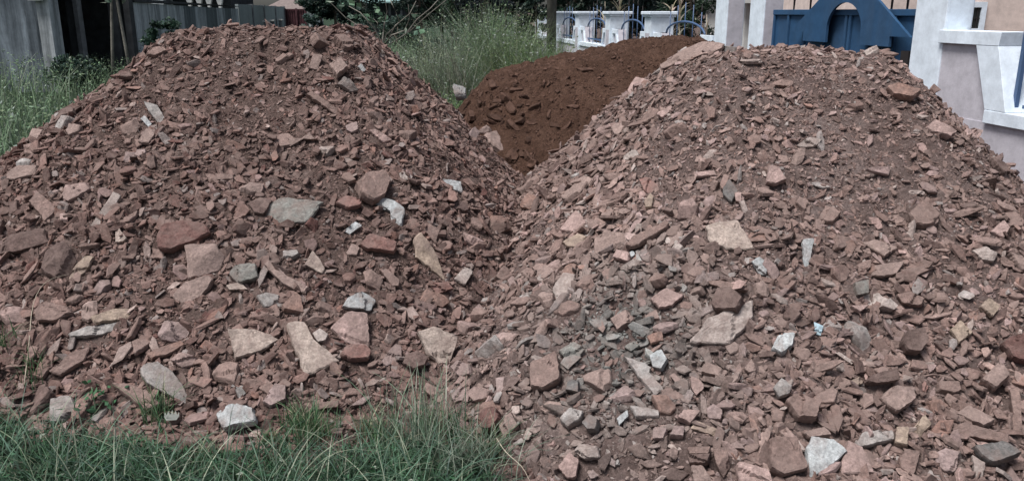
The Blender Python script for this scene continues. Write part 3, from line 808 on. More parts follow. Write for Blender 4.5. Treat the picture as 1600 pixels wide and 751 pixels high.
def chips(F, n, smin, smax, N, xr, yr, wfun, colfun, lift=0.15, flat=(.28, .75), clear=1.0, other=None, tilt=.38, power=1.6):
    x = R.uniform(*xr, n); y = R.uniform(*yr, n)
    z = F(x, y)
    ok = (z > -0.005) & (R.random(n) < wfun(x, y))
    if other is not None: ok &= z >= other(x, y) - 0.004
    x, y, z = x[ok], y[ok], z[ok]
    ins = inside_any(x, y, 1.12 if smax > .02 else .95) & (R.random(len(x)) < clear)
    x, y, z = x[~ins], y[~ins], z[~ins]
    m = len(x)
    s = smin + (smax - smin) * R.random(m) ** power
    nh0 = grad_normal(F, x, y); nrm = nh0 + R.normal(0, tilt, (m, 3))
    nrm /= np.linalg.norm(nrm, axis=1, keepdims=True)
    u = np.cross(nrm, R.normal(0, 1, (m, 3))); u /= np.linalg.norm(u, axis=1, keepdims=True)
    v = np.cross(nrm, u)
    el = R.uniform(1.0, 1.32, m) ** 2.1
    th = s * R.uniform(*flat, m)
    ang = (np.arange(N)[None] + R.uniform(-.33, .33, (m, N))) * 2 * math.pi / N
    rr = R.uniform(.62, 1.2, (m, N))
    rb = rr * R.uniform(.8, 1.08, (m, N))
    tz = R.normal(0, .13, (m, N)); tx = R.normal(0, .22, (m, 1)) * np.cos(ang) + R.normal(0, .22, (m, 1)) * np.sin(ang)
    C = np.stack([x, y, z], -1) + nh0 * (s * lift * R.uniform(-.45, 1.3, m))[:, None]
    def ring(r, zz):
        a = (r * np.cos(ang) * (s * el)[:, None]); b = (r * np.sin(ang) * (s / el)[:, None])
        return (C[:, None] + a[..., None] * u[:, None] + b[..., None] * v[:, None] + (zz * th[:, None])[..., None] * nrm[:, None])
    k = np.arange(N); k1 = (k + 1) % N
    if N >= 6:      # a chamfered, unevenly cleaved top
        ri = rr * R.uniform(.72, .97, (m, N))
        cv = (C + (th * (.5 + R.normal(0, .12, m)))[:, None] * nrm)[:, None]
        V = np.concatenate([ring(ri, .5 + tz * .6 + tx), ring(rr, .30 + tz + tx * .9), ring(rb, -.5 + tz * .5), cv], 1)
        nv = 3 * N + 1
        base = (np.arange(m) * nv)[:, None]
        fan = np.stack([np.full(N, 3*N), k, k1], -1).reshape(-1)
        s1 = np.stack([k, k + N, k1 + N, k1], -1).reshape(-1)
        s2 = s1 + N
        loops = np.concatenate([base + fan[None], base + s1[None], base + s2[None], base + (3*N - 1 - k)[None]], 1)
        tot = np.tile(np.concatenate([np.full(N, 3), np.full(2*N, 4), [N]]), m)
    else:
        V = np.concatenate([ring(rr, .5 + tz + tx), ring(rb, -.5 + tz * .5)], 1)
        nv = 2 * N
        base = (np.arange(m) * nv)[:, None]
        side = np.stack([k, k + N, k1 + N, k1], -1).reshape(-1)
        loops = np.concatenate([base + k[None], base + (2*N - 1 - k)[None], base + side[None]], 1)
        tot = np.tile(np.concatenate([[N, N], np.full(N, 4)]), m)
    T = np.repeat(colfun(x, y, s), nv, 0)
    return V.reshape(-1, 3), loops.ravel(), tot, T

def col_L(x, y, s):
    m = len(x)
    pal = np.array([PAL[k] for k in ('brown', 'dbrown', 'lbrown', 'mauve', 'grey', 'rust', 'pale', 'maroon')])
    p = np.array([.40, .24, .16, .05, .045, .04, .02, .045]); p /= p.sum()
    c = pal[R.choice(len(pal), m, p=p)]
    b = (0.78 + 0.16 * n2(x, y, 1.3, 60)) * R.uniform(.72, 1.22, m)
    return c * b[:, None] * np.array([[1.05, .955, .94]])
def col_R(x, y, s):
    m = len(x)
    pal = np.array([PAL[k] for k in ('brown', 'dbrown', 'lbrown', 'mauve', 'grey', 'pink', 'pale', 'rust')])
    p = np.array([.34, .14, .26, .12, .05, .05, .025, .015]); p /= p.sum()
    c = pal[R.choice(len(pal), m, p=p)].copy()
    gr = np.exp(-((x - .42)**2 / .13 + (y - 3.02)**2 / .20)) * (R.random(m) < .85)   # the grey patch low in the gap
    lum = c.mean(1, keepdims=True)
    c = c + (lum * np.array([[.86, .90, .86]]) - c) * np.clip(gr, 0, 1)[:, None] * .9
    b = (0.97 + 0.18 * n2(x, y, 1.3, 61)) * R.uniform(.74, 1.2, m)
    return c * b[:, None] * (1 + np.array([[.03, -.01, -.015]]) * (1 - gr[:, None]))

def merge(parts, name, mat, parent):
    V, Lp, T, C, off = [], [], [], [], 0
    for v, l, t, c in parts:
        V.append(v); Lp.append(l + off); T.append(t); C.append(c); off += len(v)
    V = np.concatenate(V); Lp = np.concatenate(Lp); T = np.concatenate(T); C = np.concatenate(C)
    st = np.concatenate([[0], np.cumsum(T)[:-1]])
    return raw_mesh(name, V, Lp, st, T, mat, C, False, parent)

one = lambda x, y: np.ones_like(x)
wc = lambda x, y: coarse(x, y)
wf = lambda x, y: np.clip(.22 + .85 * coarse(x, y), 0, 1)
ws = lambda x, y: np.clip(.55 + .45 * coarse(x, y), 0, 1)
def rubble(F, other, xr, yr, colf, heap):
    P = [chips(F, 15500, .021, .043, 6, xr, yr, lambda x, y: wc(x, y) ** 1.2, colf, .55, (.14, .55), 1.0, other, .44, 1.4),
         chips(F, 30000, .012, .026, 6, xr, yr, wf, colf, .60, (.16, .60), 1.0, other, .48, 1.2),
         chips(F, 52000, .005, .014, 6, xr, yr, ws, colf, .40, (.25, .8), .97, other, .45),
         chips(F, 100000, .0022, .007, 4, xr, yr, one, colf, .20, (.4, 1.0), .88, other, .5)]
    o = merge(P, 'rubble', M_STONE, heap)
    tag(o, kind='stuff')
rubble(HL, HR, (-3.6, 0.6), (2.7, 6.2), col_L, heapL)
rubble(HR, HL, (-0.6, 3.9), (2.0, 5.6), col_R, heapR)
# crumbs of the red earth mound
def col_M(x, y, s):
    m = len(x); return np.array([[.104, .060, .045]]) * R.uniform(.7, 1.35, (m, 1)) * np.array([[1, 1, 1]])
P = [chips(HM, 160, .012, .034, 7, (-1.2, 2.4), (5.4, 8.0), one, col_M, .1, (.6, 1.0)),
     chips(HM, 500, .014, .055, 7, (-1.0, .6), (5.4, 6.9), lambda x, y: np.exp(-((x + .1)**2 / .10 + (y - 6.35)**2 / .25)), lambda x, y, s: col_M(x, y, s) * .75, .3, (.6, 1.0)),
     chips(HM, 3500, .006, .016, 6, (-1.2, 2.4), (5.4, 8.0), one, col_M, .1, (.6, 1.0)),
     chips(HM, 22000, .003, .007, 4, (-1.2, 2.4), (5.4, 8.0), one, col_M, .1, (.6, 1.0))]
tag(merge(P, 'earth_crumbs', M_CLOD, mound), kind='stuff')

# loose pebbles on the bare patch of ground by the grass
def col_P(x, y, s): return col_R(x, y, s) * 1.05
GF = lambda x, y, fine=True: np.zeros_like(x) + 0.004
w_toe = lambda x, y: 1.0 * (Hall(x, y) < .02) * np.exp(-np.clip(-Hall(x, y), 0, 1) / .10)
peb = merge([chips(GF, 5000, .005, .030, 6, (-2.4, .5), (2.5, 3.3), w_toe, col_L, .35, (.25, .7)),
             chips(GF, 12000, .002, .008, 6, (-2.4, .5), (2.4, 3.3), w_toe, col_L, .3, (.4, .9)),
             chips(GF, 500, .006, .026, 6, (-0.35, .6), (2.3, 3.05), lambda x, y: 1.0*(Hall(x, y) < .02), col_P, .3, (.5, .9)),
             chips(GF, 900, .002, .006, 4, (-0.5, .5), (2.3, 3.05), lambda x, y: 1.0*(Hall(x, y) < .02), col_P, .3, (.5, .9))],
            'pebbles', M_STONE, None)
tag(peb, 'small loose chips and pebbles on the soil along the foot of the stones', 'pebbles', kind='stuff')

# ------------------------------------------------------------------ grass and weeds
def blades(x, y, z, h, wid, lean, az, colr, bend=1.0, L=5):
    """curved tapering strips"""
    m = len(x)
    t = np.linspace(0, 1, L)[None]
    out = (lean[:, None] * h[:, None]) * (t ** (1 + bend))
    up = h[:, None] * t * np.sqrt(np.clip(1 - (lean[:, None] * t) ** 2 * .6, .08, 1))
    dx, dy = np.cos(az)[:, None], np.sin(az)[:, None]
    cx, cy, cz = x[:, None] + dx * out, y[:, None] + dy * out, z[:, None] + up
    ww = wid[:, None] * (1 - t ** 1.6) * .5 + .0004
    tw = az + math.pi / 2 + R.normal(0, .5, m)
    sx, sy = np.cos(tw)[:, None] * ww, np.sin(tw)[:, None] * ww
    V = np.stack([np.stack([cx - sx, cy - sy, cz], -1), np.stack([cx + sx, cy + sy, cz], -1)], 2).reshape(m, 2*L, 3)
    base = (np.arange(m) * 2 * L)[:, None]
    f = np.concatenate([[2*i, 2*i+1, 2*i+3, 2*i+2] for i in range(L-1)])
    loops = (base + f[None]).ravel()
    tot = np.full(m * (L-1), 4)
    return V.reshape(-1, 3), loops, tot, np.repeat(colr, 2*L, 0)

def leaflets(x, y, z, s, colr, tilt=.7):
    """small pointed leaves, four corners each"""
    m = len(x)
    n = np.stack([np.zeros(m), np.zeros(m), np.ones(m)], -1) + R.normal(0, tilt, (m, 3))
    n /= np.linalg.norm(n, axis=1, keepdims=True)
    u = np.cross(n, R.normal(0, 1, (m, 3))); u /= np.linalg.norm(u, axis=1, keepdims=True)
    v = np.cross(n, u)
    C = np.stack([x, y, z], -1)
    q = s[:, None]
    V = np.stack([C - u * q, C + v * q * .42 - n * q * .1, C + u * q, C - v * q * .42 - n * q * .1], 1)
    loops = (np.arange(m) * 4)[:, None] + np.arange(4)[None]
    return V.reshape(-1, 3), loops.ravel(), np.full(m, 4), np.repeat(colr, 4, 0)

def greens(m, base, var=.3, pale=.08, palec=(.30, .34, .27)):
    c = np.array(base)[None] * R.uniform(1 - var, 1 + var, (m, 1)) * R.uniform(.9, 1.1, (m, 3))
    k = R.random(m) < pale
    c[k] = np.array(palec) * R.uniform(.6, 1.1, (k.sum(), 1))
    return c

def poly_pts(poly, n):
    P = np.array(poly); lo, hi = P.min(0), P.max(0)
    x = R.uniform(lo[0], hi[0], n); y = R.uniform(lo[1], hi[1], n)
    c = np.zeros(n, bool)
    for a, b in zip(P, np.roll(P, -1, 0)):
        cond = (a[1] > y) != (b[1] > y)
        c ^= cond & (x < (b[0] - a[0]) * (y - a[1]) / (b[1] - a[1] + 1e-12) + a[0])
    return x[c], y[c]

edge = [(-40, 622), (50, 646), (130, 668), (220, 692), (320, 715), (390, 712), (450, 692), (520, 702), (580, 702), (640, 695), (690, 702), (740, 724), (775, 748), (800, 778)]
fg = [tuple(at_ground(a, b)[:2]) for a, b in edge] + [tuple(at_ground(830, 860)[:2]), tuple(at_ground(-200, 860)[:2])]
GB = (.044, .094, .048)
EX, EY = np.array([e[0] for e in edge], float), np.array([e[1] for e in edge], float)
GE = np.array([at_ground(a, b)[:2] for a, b in edge])
def edge_fac(x, y):
    """0 at the stones, 1 a hand's breadth into the grass"""
    d = np.full(len(x), 9.0)
    for (a0, a1), (b0, b1) in zip(GE[:-1], GE[1:]):
        vx, vy = b0 - a0, b1 - a1
        t = np.clip(((x - a0) * vx + (y - a1) * vy) / (vx * vx + vy * vy), 0, 1)
        d = np.minimum(d, np.hypot(x - a0 - t * vx, y - a1 - t * vy))
    return np.clip(d / .28, 0, 1)
def fg_pts(n):
    x, y = poly_pts(fg, n)
    f = edge_fac(x, y)
    k = R.random(len(x)) < (.55 + .45 * f) * np.clip(.75 + .7 * n2(x, y, 4.5, 81), .25, 1)
    return x[k], y[k], f[k]
x, y, f = fg_pts(26000); m = len(x)
P = [blades(x, y, np.zeros(m), R.uniform(.04, .15, m) * (.5 + .5 * f), R.uniform(.0022, .0065, m), R.uniform(.2, 1.05, m), R.uniform(0, 2*math.pi, m),
            greens(m, GB, .6, .07, (.28, .30, .21)) * (1 + .4 * n2(x, y, 6.0, 80))[:, None])]
x, y, f = fg_pts(3800); m = len(x)
P.append(blades(x, y, np.zeros(m), R.uniform(.10, .32, m) * (.5 + .5 * f), R.uniform(.002, .0055, m), R.uniform(.6, 1.15, m), R.uniform(0, 2*math.pi, m), greens(m, (.085, .145, .098), .6, .16, (.34, .38, .28)), .6, 7))
x, y, f = fg_pts(34000); m = len(x)
P.append(leaflets(x, y, R.uniform(.01, .10, m) * (.4 + .6 * f), R.uniform(.006, .016, m), greens(m, (.044, .100, .055), .6, .06), .6))
# ragged tufts creeping in among the stones
tr = np.random.default_rng(31)
for q in range(18):
    i = tr.integers(0, len(GE) - 2); tq = tr.random()
    p0 = GE[i] * (1 - tq) + GE[i + 1] * tq + np.array([0, tr.uniform(-.02, .13)])
    m = int(tr.integers(30, 90)); xx_, yy_ = p0[0] + R.normal(0, .03, m), p0[1] + R.normal(0, .025, m)
    P.append(blades(xx_, yy_, np.maximum(Hall(xx_, yy_), 0), R.uniform(.05, .17, m) * tr.uniform(.6, 1.2), R.uniform(.002, .0055, m), R.uniform(.1, 1.0, m), R.uniform(0, 2*math.pi, m),
                    greens(m, (.07, .135, .065), .45, .2, (.40, .40, .27)), 1, 6))
# the tall clump in front of the stones
c0 = at_ground(650, 700)
m = 150
P.append(blades(c0[0] + R.normal(0, .075, m), c0[1] + R.normal(0, .05, m), np.zeros(m), R.uniform(.14, .34, m), R.uniform(.002, .005, m),
                np.abs(R.normal(.1, .42, m)), R.uniform(0, 2*math.pi, m), greens(m, (.15, .22, .15), .45, .4, (.38, .42, .33)), 1.0, 7))
c1 = at_ground(735, 738)
m = 200
P.append(blades(c1[0] + R.normal(0, .09, m), c1[1] + R.normal(0, .05, m), np.zeros(m), R.uniform(.12, .24, m), R.uniform(.002, .004, m),
                R.uniform(.4, 1.0, m), R.uniform(0, 2*math.pi, m), greens(m, (.10, .15, .105), .3, .4), 1.0, 7))
tag(merge(P, 'grass', M_GRASS, None), 'dark green rough grass at the foot of the heap by the weedy field', 'grass', kind='stuff')

# weedy field on the far side, under the old house and its wall
fld = [(-2.9, 5.8), (-6.5, 6.2), (-16, 12), (-16, 24), (-2.5, 30), (-1.3, 8.0), (-2.0, 7.2)]
x, y = poly_pts(fld, 38000); k = R.random(len(x)) < np.clip(9.0 / y, .15, 1); x, y = x[k], y[k]; m = len(x)
hh = .30 + .22 * n2(x, y, .5, 70) + .02 * (y - 6)
FB = (.165, .235, .140)
P = [blades(x, y, np.zeros(m), hh * R.uniform(.5, 1.5, m), R.uniform(.006, .016, m), R.uniform(.1, .8, m), R.uniform(0, 2*math.pi, m), greens(m, FB, .4, .08), 1, 4)]
x, y = poly_pts(fld, 70000); k = R.random(len(x)) < np.clip(9.0 / y, .15, 1); x, y = x[k], y[k]; m = len(x)
hh = .34 + .22 * n2(x, y, .5, 70) + .02 * (y - 6)
P.append(leaflets(x, y, hh * R.uniform(.3, 1.25, m), R.uniform(.014, .036, m), greens(m, FB, .5, .05, (.42, .50, .44)), .7))
tag(merge(P, 'weeds', M_GRASS, None), 'knee high field weeds with pale flower heads behind the heap', 'weeds', kind='stuff')

# the stand of tall seeding grass behind the gap
def tall(xc, yc, sx, sy, n, h0, h1, base, pale):
    nt = 16
    tx, ty = R.normal(0, sx, nt), R.normal(0, sy, nt)
    k = R.integers(0, nt, n)
    x = xc + tx[k] + R.normal(0, .13, n); y = yc + ty[k] + R.normal(0, .13, n)
    f = np.exp(-((x - xc) / (1.6 * sx))**2 * .6)
    th_ = R.uniform(.72, 1.12, nt)[k]
    h = R.uniform(h0, h1, n) * (.65 + .35 * f) * th_
    tone = (R.uniform(.7, 1.35, (nt, 1)) * R.uniform(.92, 1.10, (nt, 3)))[k]
    lean_az = R.uniform(0, 2*math.pi, nt)[k] + R.normal(0, 1.0, n)
    return blades(x, y, np.zeros(n), h, R.uniform(.005, .013, n), np.abs(R.normal(.38, .28, n)), lean_az, greens(n, base, .4, pale) * tone, 1.8, 6), (x, y, h)
P = []
for xc, yc, sx, sy, n, h0, h1, base, pale in [
    (-0.15, 10.8, .42, .5, 6500, .7, 1.80, (.140, .195, .105), .10),
    (0.18, 10.0, .30, .4, 3400, .6, 1.50, (.150, .210, .095), .08),
    (-0.65, 10.4, .40, .5, 4600, .6, 1.65, (.165, .200, .135), .18),
    (-1.35, 9.6, .45, .6, 4000, .4, 1.05, (.180, .215, .165), .22),
    (-0.75, 8.6, .35, .35, 2800, .3, .85, (.150, .220, .105), .08)]:
    b, (x, y, h) = tall(xc, yc, sx, sy, n, h0, h1, base, pale)
    P.append(b)
    k = R.random(n) < .75
    for rep in range(4):
        P.append(leaflets(x[k] + R.normal(0, .09, k.sum()), y[k] + R.normal(0, .09, k.sum()), h[k] * R.uniform(.45, 1.04, k.sum()),
                      R.uniform(.008, .022, k.sum()), greens(int(k.sum()), base, .5, .22, (.30, .33, .30)), .8))
tag(merge(P, 'tall_grass', M_GRASS, None), 'chest high seeding grass growing thick behind the gap between the heaps', 'grass', kind='stuff')

def strip(pts, w0):
    """one flat stalk along pts"""
    b = MB(); b.tube(pts, [w0 * (1 - .75 * i / (len(pts)-1)) for i in range(len(pts))], 5); return b
M_STRAW = plain('straw', (.42, .37, .29), 0.8, 0.15)
M_GSTALK = plain('green_stalk', (.17, .21, .14), 0.7, 0.2)

def stalk(pix, w0, mat, name, label, cat='stalk', lift=0.05, group=None):
    pts = []
    for i, (a, b) in enumerate(pix):
        h = hit_heap(a, b) if b < 640 else at_ground(a, b, 0.10)
        pts.append(h - ray(a, b) * lift)
    p = [np.asarray(q) for q in pts]
    sm = []
    for i in range(len(p)-1):
        for t in (0, .34, .67):
            p0, p1, p2, p3 = p[max(i-1, 0)], p[i], p[i+1], p[min(i+2, len(p)-1)]
            sm.append(.5*((2*p1) + (-p0+p2)*t + (2*p0-5*p1+4*p2-p3)*t*t + (-p0+3*p1-3*p2+p3)*t**3))
    sm.append(p[-1])
    o = strip(sm, w0).build(name, mat, None, True)
    return tag(o, label, cat, group)
stalk([(38, 600), (45, 540), (52, 475), (72, 440), (108, 428)], .0022, M_STRAW, 'dry_stalk', 'dry pale stalk arching over the stones beside the tan pointed slab')
stalk([(776, 684), (790, 705), (815, 728), (828, 751)], .0022, M_STRAW, 'dry_stalk', 'dry pale stalk lying on the bare soil beside the grass', lift=.03)
stalk([(140, 742), (180, 690), (215, 645), (245, 622)], .0017, M_GSTALK, 'grass_stalk', 'long grass stalk leaning up toward the lichen grey slab')
stalk([(425, 745), (470, 690), (515, 640), (545, 606)], .0017, M_GSTALK, 'grass_stalk', 'long grass stalk leaning up the stones below the long cream slab')
stalk([(0, 672), (25, 690), (45, 725), (55, 751)], .0017, M_GSTALK, 'grass_stalk', 'long grass stalk drooping at the near corner of the grass')
stalk([(600, 700), (640, 668), (690, 610), (712, 578)], .0015, M_GSTALK, 'grass_stalk', 'long grass stalk rising from the tall clump toward the gap')

# a broad leaved weed at the edge of the grass, and a scrap of torn plastic
c = at_ground(148, 668)
wd = empty('weed_plant', tuple(c)); tag(wd, 'small broad leaved green weed growing at the edge of the stones', 'plant')
b = MB(); b.tube([(0, 0, 0), (.01, .01, .09), (0, .02, .17)], [.004, .003, .0015], 6); b.tube([(0, 0, .04), (-.04, .02, .11)], [.003, .0012], 5); b.tube([(0, 0, .05), (.05, .01, .12)], [.003, .0012], 5)
b.build('stem', M_GSTALK, wd, True)
m = 46
v, l, t, cc = leaflets(R.normal(0, .045, m), R.normal(.015, .03, m), R.uniform(.03, .19, m), R.uniform(.016, .028, m), greens(m, (.055, .13, .065), .25, .04), .6)
raw_mesh('foliage', v, l, np.arange(0, 4*m, 4), t, M_LEAF, cc, False, wd)
M_SCRAP = plain('torn_plastic', (.30, .31, .28), .6, .1)
c = hit_heap(276, 655) + np.array([0, -.04, .035])
b = MB(); b.prism([(-.045, 0), (-.03, -.025), (.03, -.022), (.045, .004), (.04, .03), (.032, .008), (.020, .038), (.012, .010), (0, .042), (-.010, .010), (-.022, .036), (-.030, .008), (-.042, .028)], -.0015, .0015)
o = b.build('plastic_scrap', M_SCRAP); o.scale = (.62, .62, .62); o.location = tuple(c); o.rotation_euler = (rad(-35), rad(8), rad(15))
tag(o, 'torn scrap of pale plastic with comb like teeth at the edge of the grass', 'scrap')

# ------------------------------------------------------------------ the white compound wall, its gate and railings
D = np.array([-.137, 1.0]) / math.hypot(.137, 1.0)
WROT = math.atan2(D[1], D[0])
def wframe(name, Y):
    """an Empty on the wall line at depth Y: local x runs away along the wall, local y points back off the road"""
    o = empty(name, (4.604 - .137 * Y, Y, 0), WROT); return o
# local y: rotate +90 from D -> (-D.y, D.x) = toward the road; so the compound lies at negative y
def wbox(b, s0, s1, y0, y1, z0, z1): b.box(s0, s1, y0, y1, z0, z1)

KY = math.hypot(.137, 1.0)      # metres along the wall per metre of depth
# far stretch of wall
Y0 = 12.25
wall = wframe('compound_wall', Y0)
tag(wall, 'low white and lilac compound wall with capped piers running away beyond the gate pillars', 'wall')
L = lambda Y: (Y - Y0) * KY
END = L(27.5)
b = MB(); b.box(0, END, -.20, 0, 0, .78); b.build('base_wall', M_LILAC, wall)
b = MB(); b.box(0, END, -.22, .03, .78, .88); b.build('coping', M_WHITE, wall, bevel=.006)
piers = [15.1, 18.0, 21.1, 24.2, 27.3]
def flank(s0, s1, slant0, slant1, top):
    """panel standing beside a pier: lilac field in a white frame, its free side slanting"""
    f = MB(); f.prism([(s0 + slant0, .88), (s1 + slant1, .88), (s1, top), (s0, top)], -.18, -.02); f.build('flank_panel', M_LILAC, wall)
    f = MB(); t = .09
    f.prism([(s0, top - t), (s1, top - t), (s1, top), (s0, top)], -.2, .02)
    f.prism([(s0 + slant0, .88), (s0 + slant0 + t, .88), (s0 + t, top - t), (s0, top - t)], -.2, .02)
    f.prism([(s1 + slant1 - t, .88), (s1 + slant1, .88), (s1, top - t), (s1 - t, top - t)], -.2, .02)
    f.build('flank_frame', M_WHITE, wall, bevel=.004)
for Yp in piers:
    s = L(Yp)
    b = MB(); b.box(s, s + .40, -.36, .06, 0, 1.50); p = b.build('pier', M_WHITE, wall, bevel=.006)
    b = MB(); b.box(s - .03, s + .43, -.39, .09, 1.50, 1.54); b.box(s - .06, s + .46, -.42, .12, 1.54, 1.60); b.build('cap', M_WHITE, p, bevel=.012)
    b = MB(); b.box(s + .07, s + .33, .060, .064, .3, 1.22); b.box(s - .004, s, -.30, -.06, .3, 1.22); b.build('inset', M_LILAC, p)
    flank(s - .40, s - .004, -.12, 0, 1.24)
    if Yp < 27: flank(s + .404, s + .80, 0, .12, 1.24)
flank(.002, .50, 0, .12, 1.26)

def railing(frame_name, Y, s0, s1, label, loc_top=1.26):
    r = wframe(frame_name, Y); tag(r, label, 'railing', 'blue steel railings along the compound wall')
    n = 5
    m_ = (s0 + s1) / 2; hw = (s1 - s0) / 2
    b = MB(); b.tube([(m_ + hw * math.cos(a), -.08, loc_top - .02 + .20 * math.sin(a)) for a in np.linspace(0, math.pi, 15)], .018, 8); b.build('arched_rail', M_BLUED, r, True)
    b = MB(); b.box(s0, s1, -.095, -.065, .95, .985); b.build('bottom_rail', M_BLUED, r)
    for i in range(n):
        s = s0 + (i + .5) * (s1 - s0) / n
        ht = 1.52 + .22 * math.sin(math.pi * (i + .5) / n)
        b = MB(); b.tube([(s, -.08, .88), (s, -.08, ht)], .008, 6); p = b.build('bar', M_BLUED, r, True)
        b = MB(); b.tube([(s, -.08, ht), (s, -.08, ht + .03), (s, -.08, ht + .12)], [.008, .014, .002], 6); b.build('spear_tip', M_IRON, p, True)
spans = [(L(15.1) - .62 - .05, .62 + .05), ]
railing('railing', Y0, .56, L(15.1) - .46, 'blue arched railing nearest the paired gate pillars')
railing('railing', 15.1, .86, (18.0 - 15.1) * KY - .46, 'blue arched railing between the first and second capped piers from the gate')
railing('railing', 18.0, .86, (21.1 - 18.0) * KY - .46, 'blue arched railing between the second and third capped piers from the gate')
railing('railing', 21.1, .86, (24.2 - 21.1) * KY - .46, 'blue arched railing farthest along the wall, close to the wooden pole')

# gate pillars
def pillar(Y, label, back):
    p = wframe('gate_pillar', Y); tag(p, label, 'pillar', 'tall pillars of the compound gate')
    b = MB(); b.box(-.43, 0, -.25, 0, 0, 2.45); b.build('shaft', M_WHITE, p, bevel=.008)
    b = MB(); b.box(-.434, -.43, -.235, -.015, 0.1, 2.40); b.build('end_face', M_LILAC if back else M_WHITE, p)
    b = MB(); b.box(-.48, .05, -.30, .05, 2.45, 2.53); b.build('cap', M_WHITE, p, bevel=.01)
pillar(12.23, 'white gate pillar with a grey end face, at the end of the railed wall', True)
pillar(11.05, 'white gate pillar with mildew spots, hung with the far leaf of the blue gate', True)
pillar(7.53, 'tall bluish white gate pillar joined to the lilac panel wall', False)

# gate: two leaves with a house shaped panel in front
gt = wframe('compound_gate', 7.53); tag(gt, 'blue sheet metal double gate with a house shaped front panel and arched hole', 'gate')
GL = (10.55 - 7.53) * KY
b = MB(); b.box(.02, GL, -.120, -.116, .06, 1.56); b.build('sheet', M_BLUE, gt)
b = MB()
b.box(.02, GL, -.135, -.085, 1.56, 1.62); b.box(.02, GL, -.135, -.085, .06, .11)
b.build('frame', M_BLUE, gt, bevel=.004)
for s in (.02, .42, .85, 1.22, 1.30, 1.75, 2.2, 2.62, GL - .05):
    b = MB(); b.box(s, s + .045, -.1155, -.090, .11, 1.56); b.build('stile', M_BLUE, gt, bevel=.003)
cs = (8.74 - 7.53) * KY
poly_out = [(cs - .85, 1.28), (cs - .85, 1.375), (cs - 1.17, 1.375), (cs - .02, 2.03), (cs + .02, 2.03), (cs + 1.17, 1.375), (cs + .85, 1.375), (cs + .85, 1.28)]
hw = .34
arch = [(cs + hw, 1.28)] + [(cs + hw * math.cos(a), 1.42 + .27 * math.sin(a)) for a in np.linspace(0, math.pi, 21)] + [(cs - hw, 1.28)]
b = MB(); b.prism(poly_out + arch, -.040, -.012)
b.build('house_shaped_panel', M_BLUE, gt)
for s, z in ((.30, 1.62), (.55, 1.62), (2.15, 1.62), (2.55, 1.62)):
    b = MB(); b.tube([(s, -.11, z), (s, -.11, z + .10), (s, -.11, z + .13), (s, -.11, z + .17), (s, -.11, z + .28)], [.010, .012, .026, .014, .002], 8); b.build('finial', M_IRON, gt, True)
b = MB(); b.box(.10, .22, -.1155, -.05, 1.05, 1.25); b.build('lock_box', M_IRON, gt)

# near panel and low wall with its railing
nw = wframe('panel_wall', 7.13); tag(nw, 'lilac wall with a raised white framed panel beside the tall bluish white pillar', 'wall')
Ln = lambda Y: (Y - 7.13) * KY
b = MB(); b.box(-5.0, -.005, -.20, -.004, 0, .76); b.build('base_wall', M_LILAC, nw)
e1 = Ln(6.22)
b = MB(); b.prism([(Ln(6.43), .76), (-.005, .76), (-.005, 1.345), (Ln(6.65), 1.345)], -.19, -.012); b.build('panel', M_LILAC, nw)
b = MB(); b.prism([(Ln(6.40), 1.345), (-.004, 1.345), (-.004, 1.45), (Ln(6.385), 1.45)], -.21, .03); b.build('panel_head', M_WHITE, nw, bevel=.004)
b = MB(); b.prism([(e1, .862), (Ln(6.45), .862), (Ln(6.65), 1.344), (Ln(6.40), 1.344)], -.21, .028); b.build('panel_side', M_WHITE, nw, bevel=.004)
b = MB(); b.box(-5.0, Ln(6.45), -.22, .03, .76, .86); b.build('coping', M_WHITE, nw, bevel=.004)
nr = wframe('railing', 6.22); tag(nr, 'near blue railing with iron scrolls standing on the low lilac wall', 'railing', 'blue steel railings along the compound wall')
b = MB(); b.box(-3.2, -.06, -.085, -.055, .90, .925); b.build('bottom_rail', M_BLUED, nr)
b = MB(); b.tube([(-.02 - t * 3.0, -.07, 1.33 + .42 * math.sin(math.pi * t)) for t in np.linspace(0, 1, 18)], .016, 8); b.build('arched_rail', M_BLUED, nr, True)
for i, s in enumerate((.03, -.19, -.43, -.67, -.91, -1.15)):
    ht = 1.46 + .12 * min(i, 2)
    b = MB(); b.box(s - .016, s + .016, -.086, -.054, .86, ht); p = b.build('bar', M_BLUED, nr)
    b = MB(); b.tube([(s, -.07, ht), (s, -.07, ht + .03), (s, -.07, ht + .05), (s, -.07, ht + .08), (s, -.07, ht + .16)], [.010, .022, .010, .016, .002], 8); b.build('finial', M_IRON, p, True)
for s, sg in ((-.19, 1), (-.19, -1), (-.67, 1), (-.67, -1)):
    pts = []
    for a in np.linspace(0, 1.9 * math.pi, 18):
        r_ = .055 * (1 - a / (2.6 * math.pi))
        pts.append((s + sg * (.055 - r_ * math.cos(a) * 1.0), -.07, 1.10 + .09 * (a / (1.9*math.pi)) * 0 + r_ * math.sin(a)))
    b = MB(); b.tube(pts, .007, 6); b.build('scroll', M_IRON, nr, True)

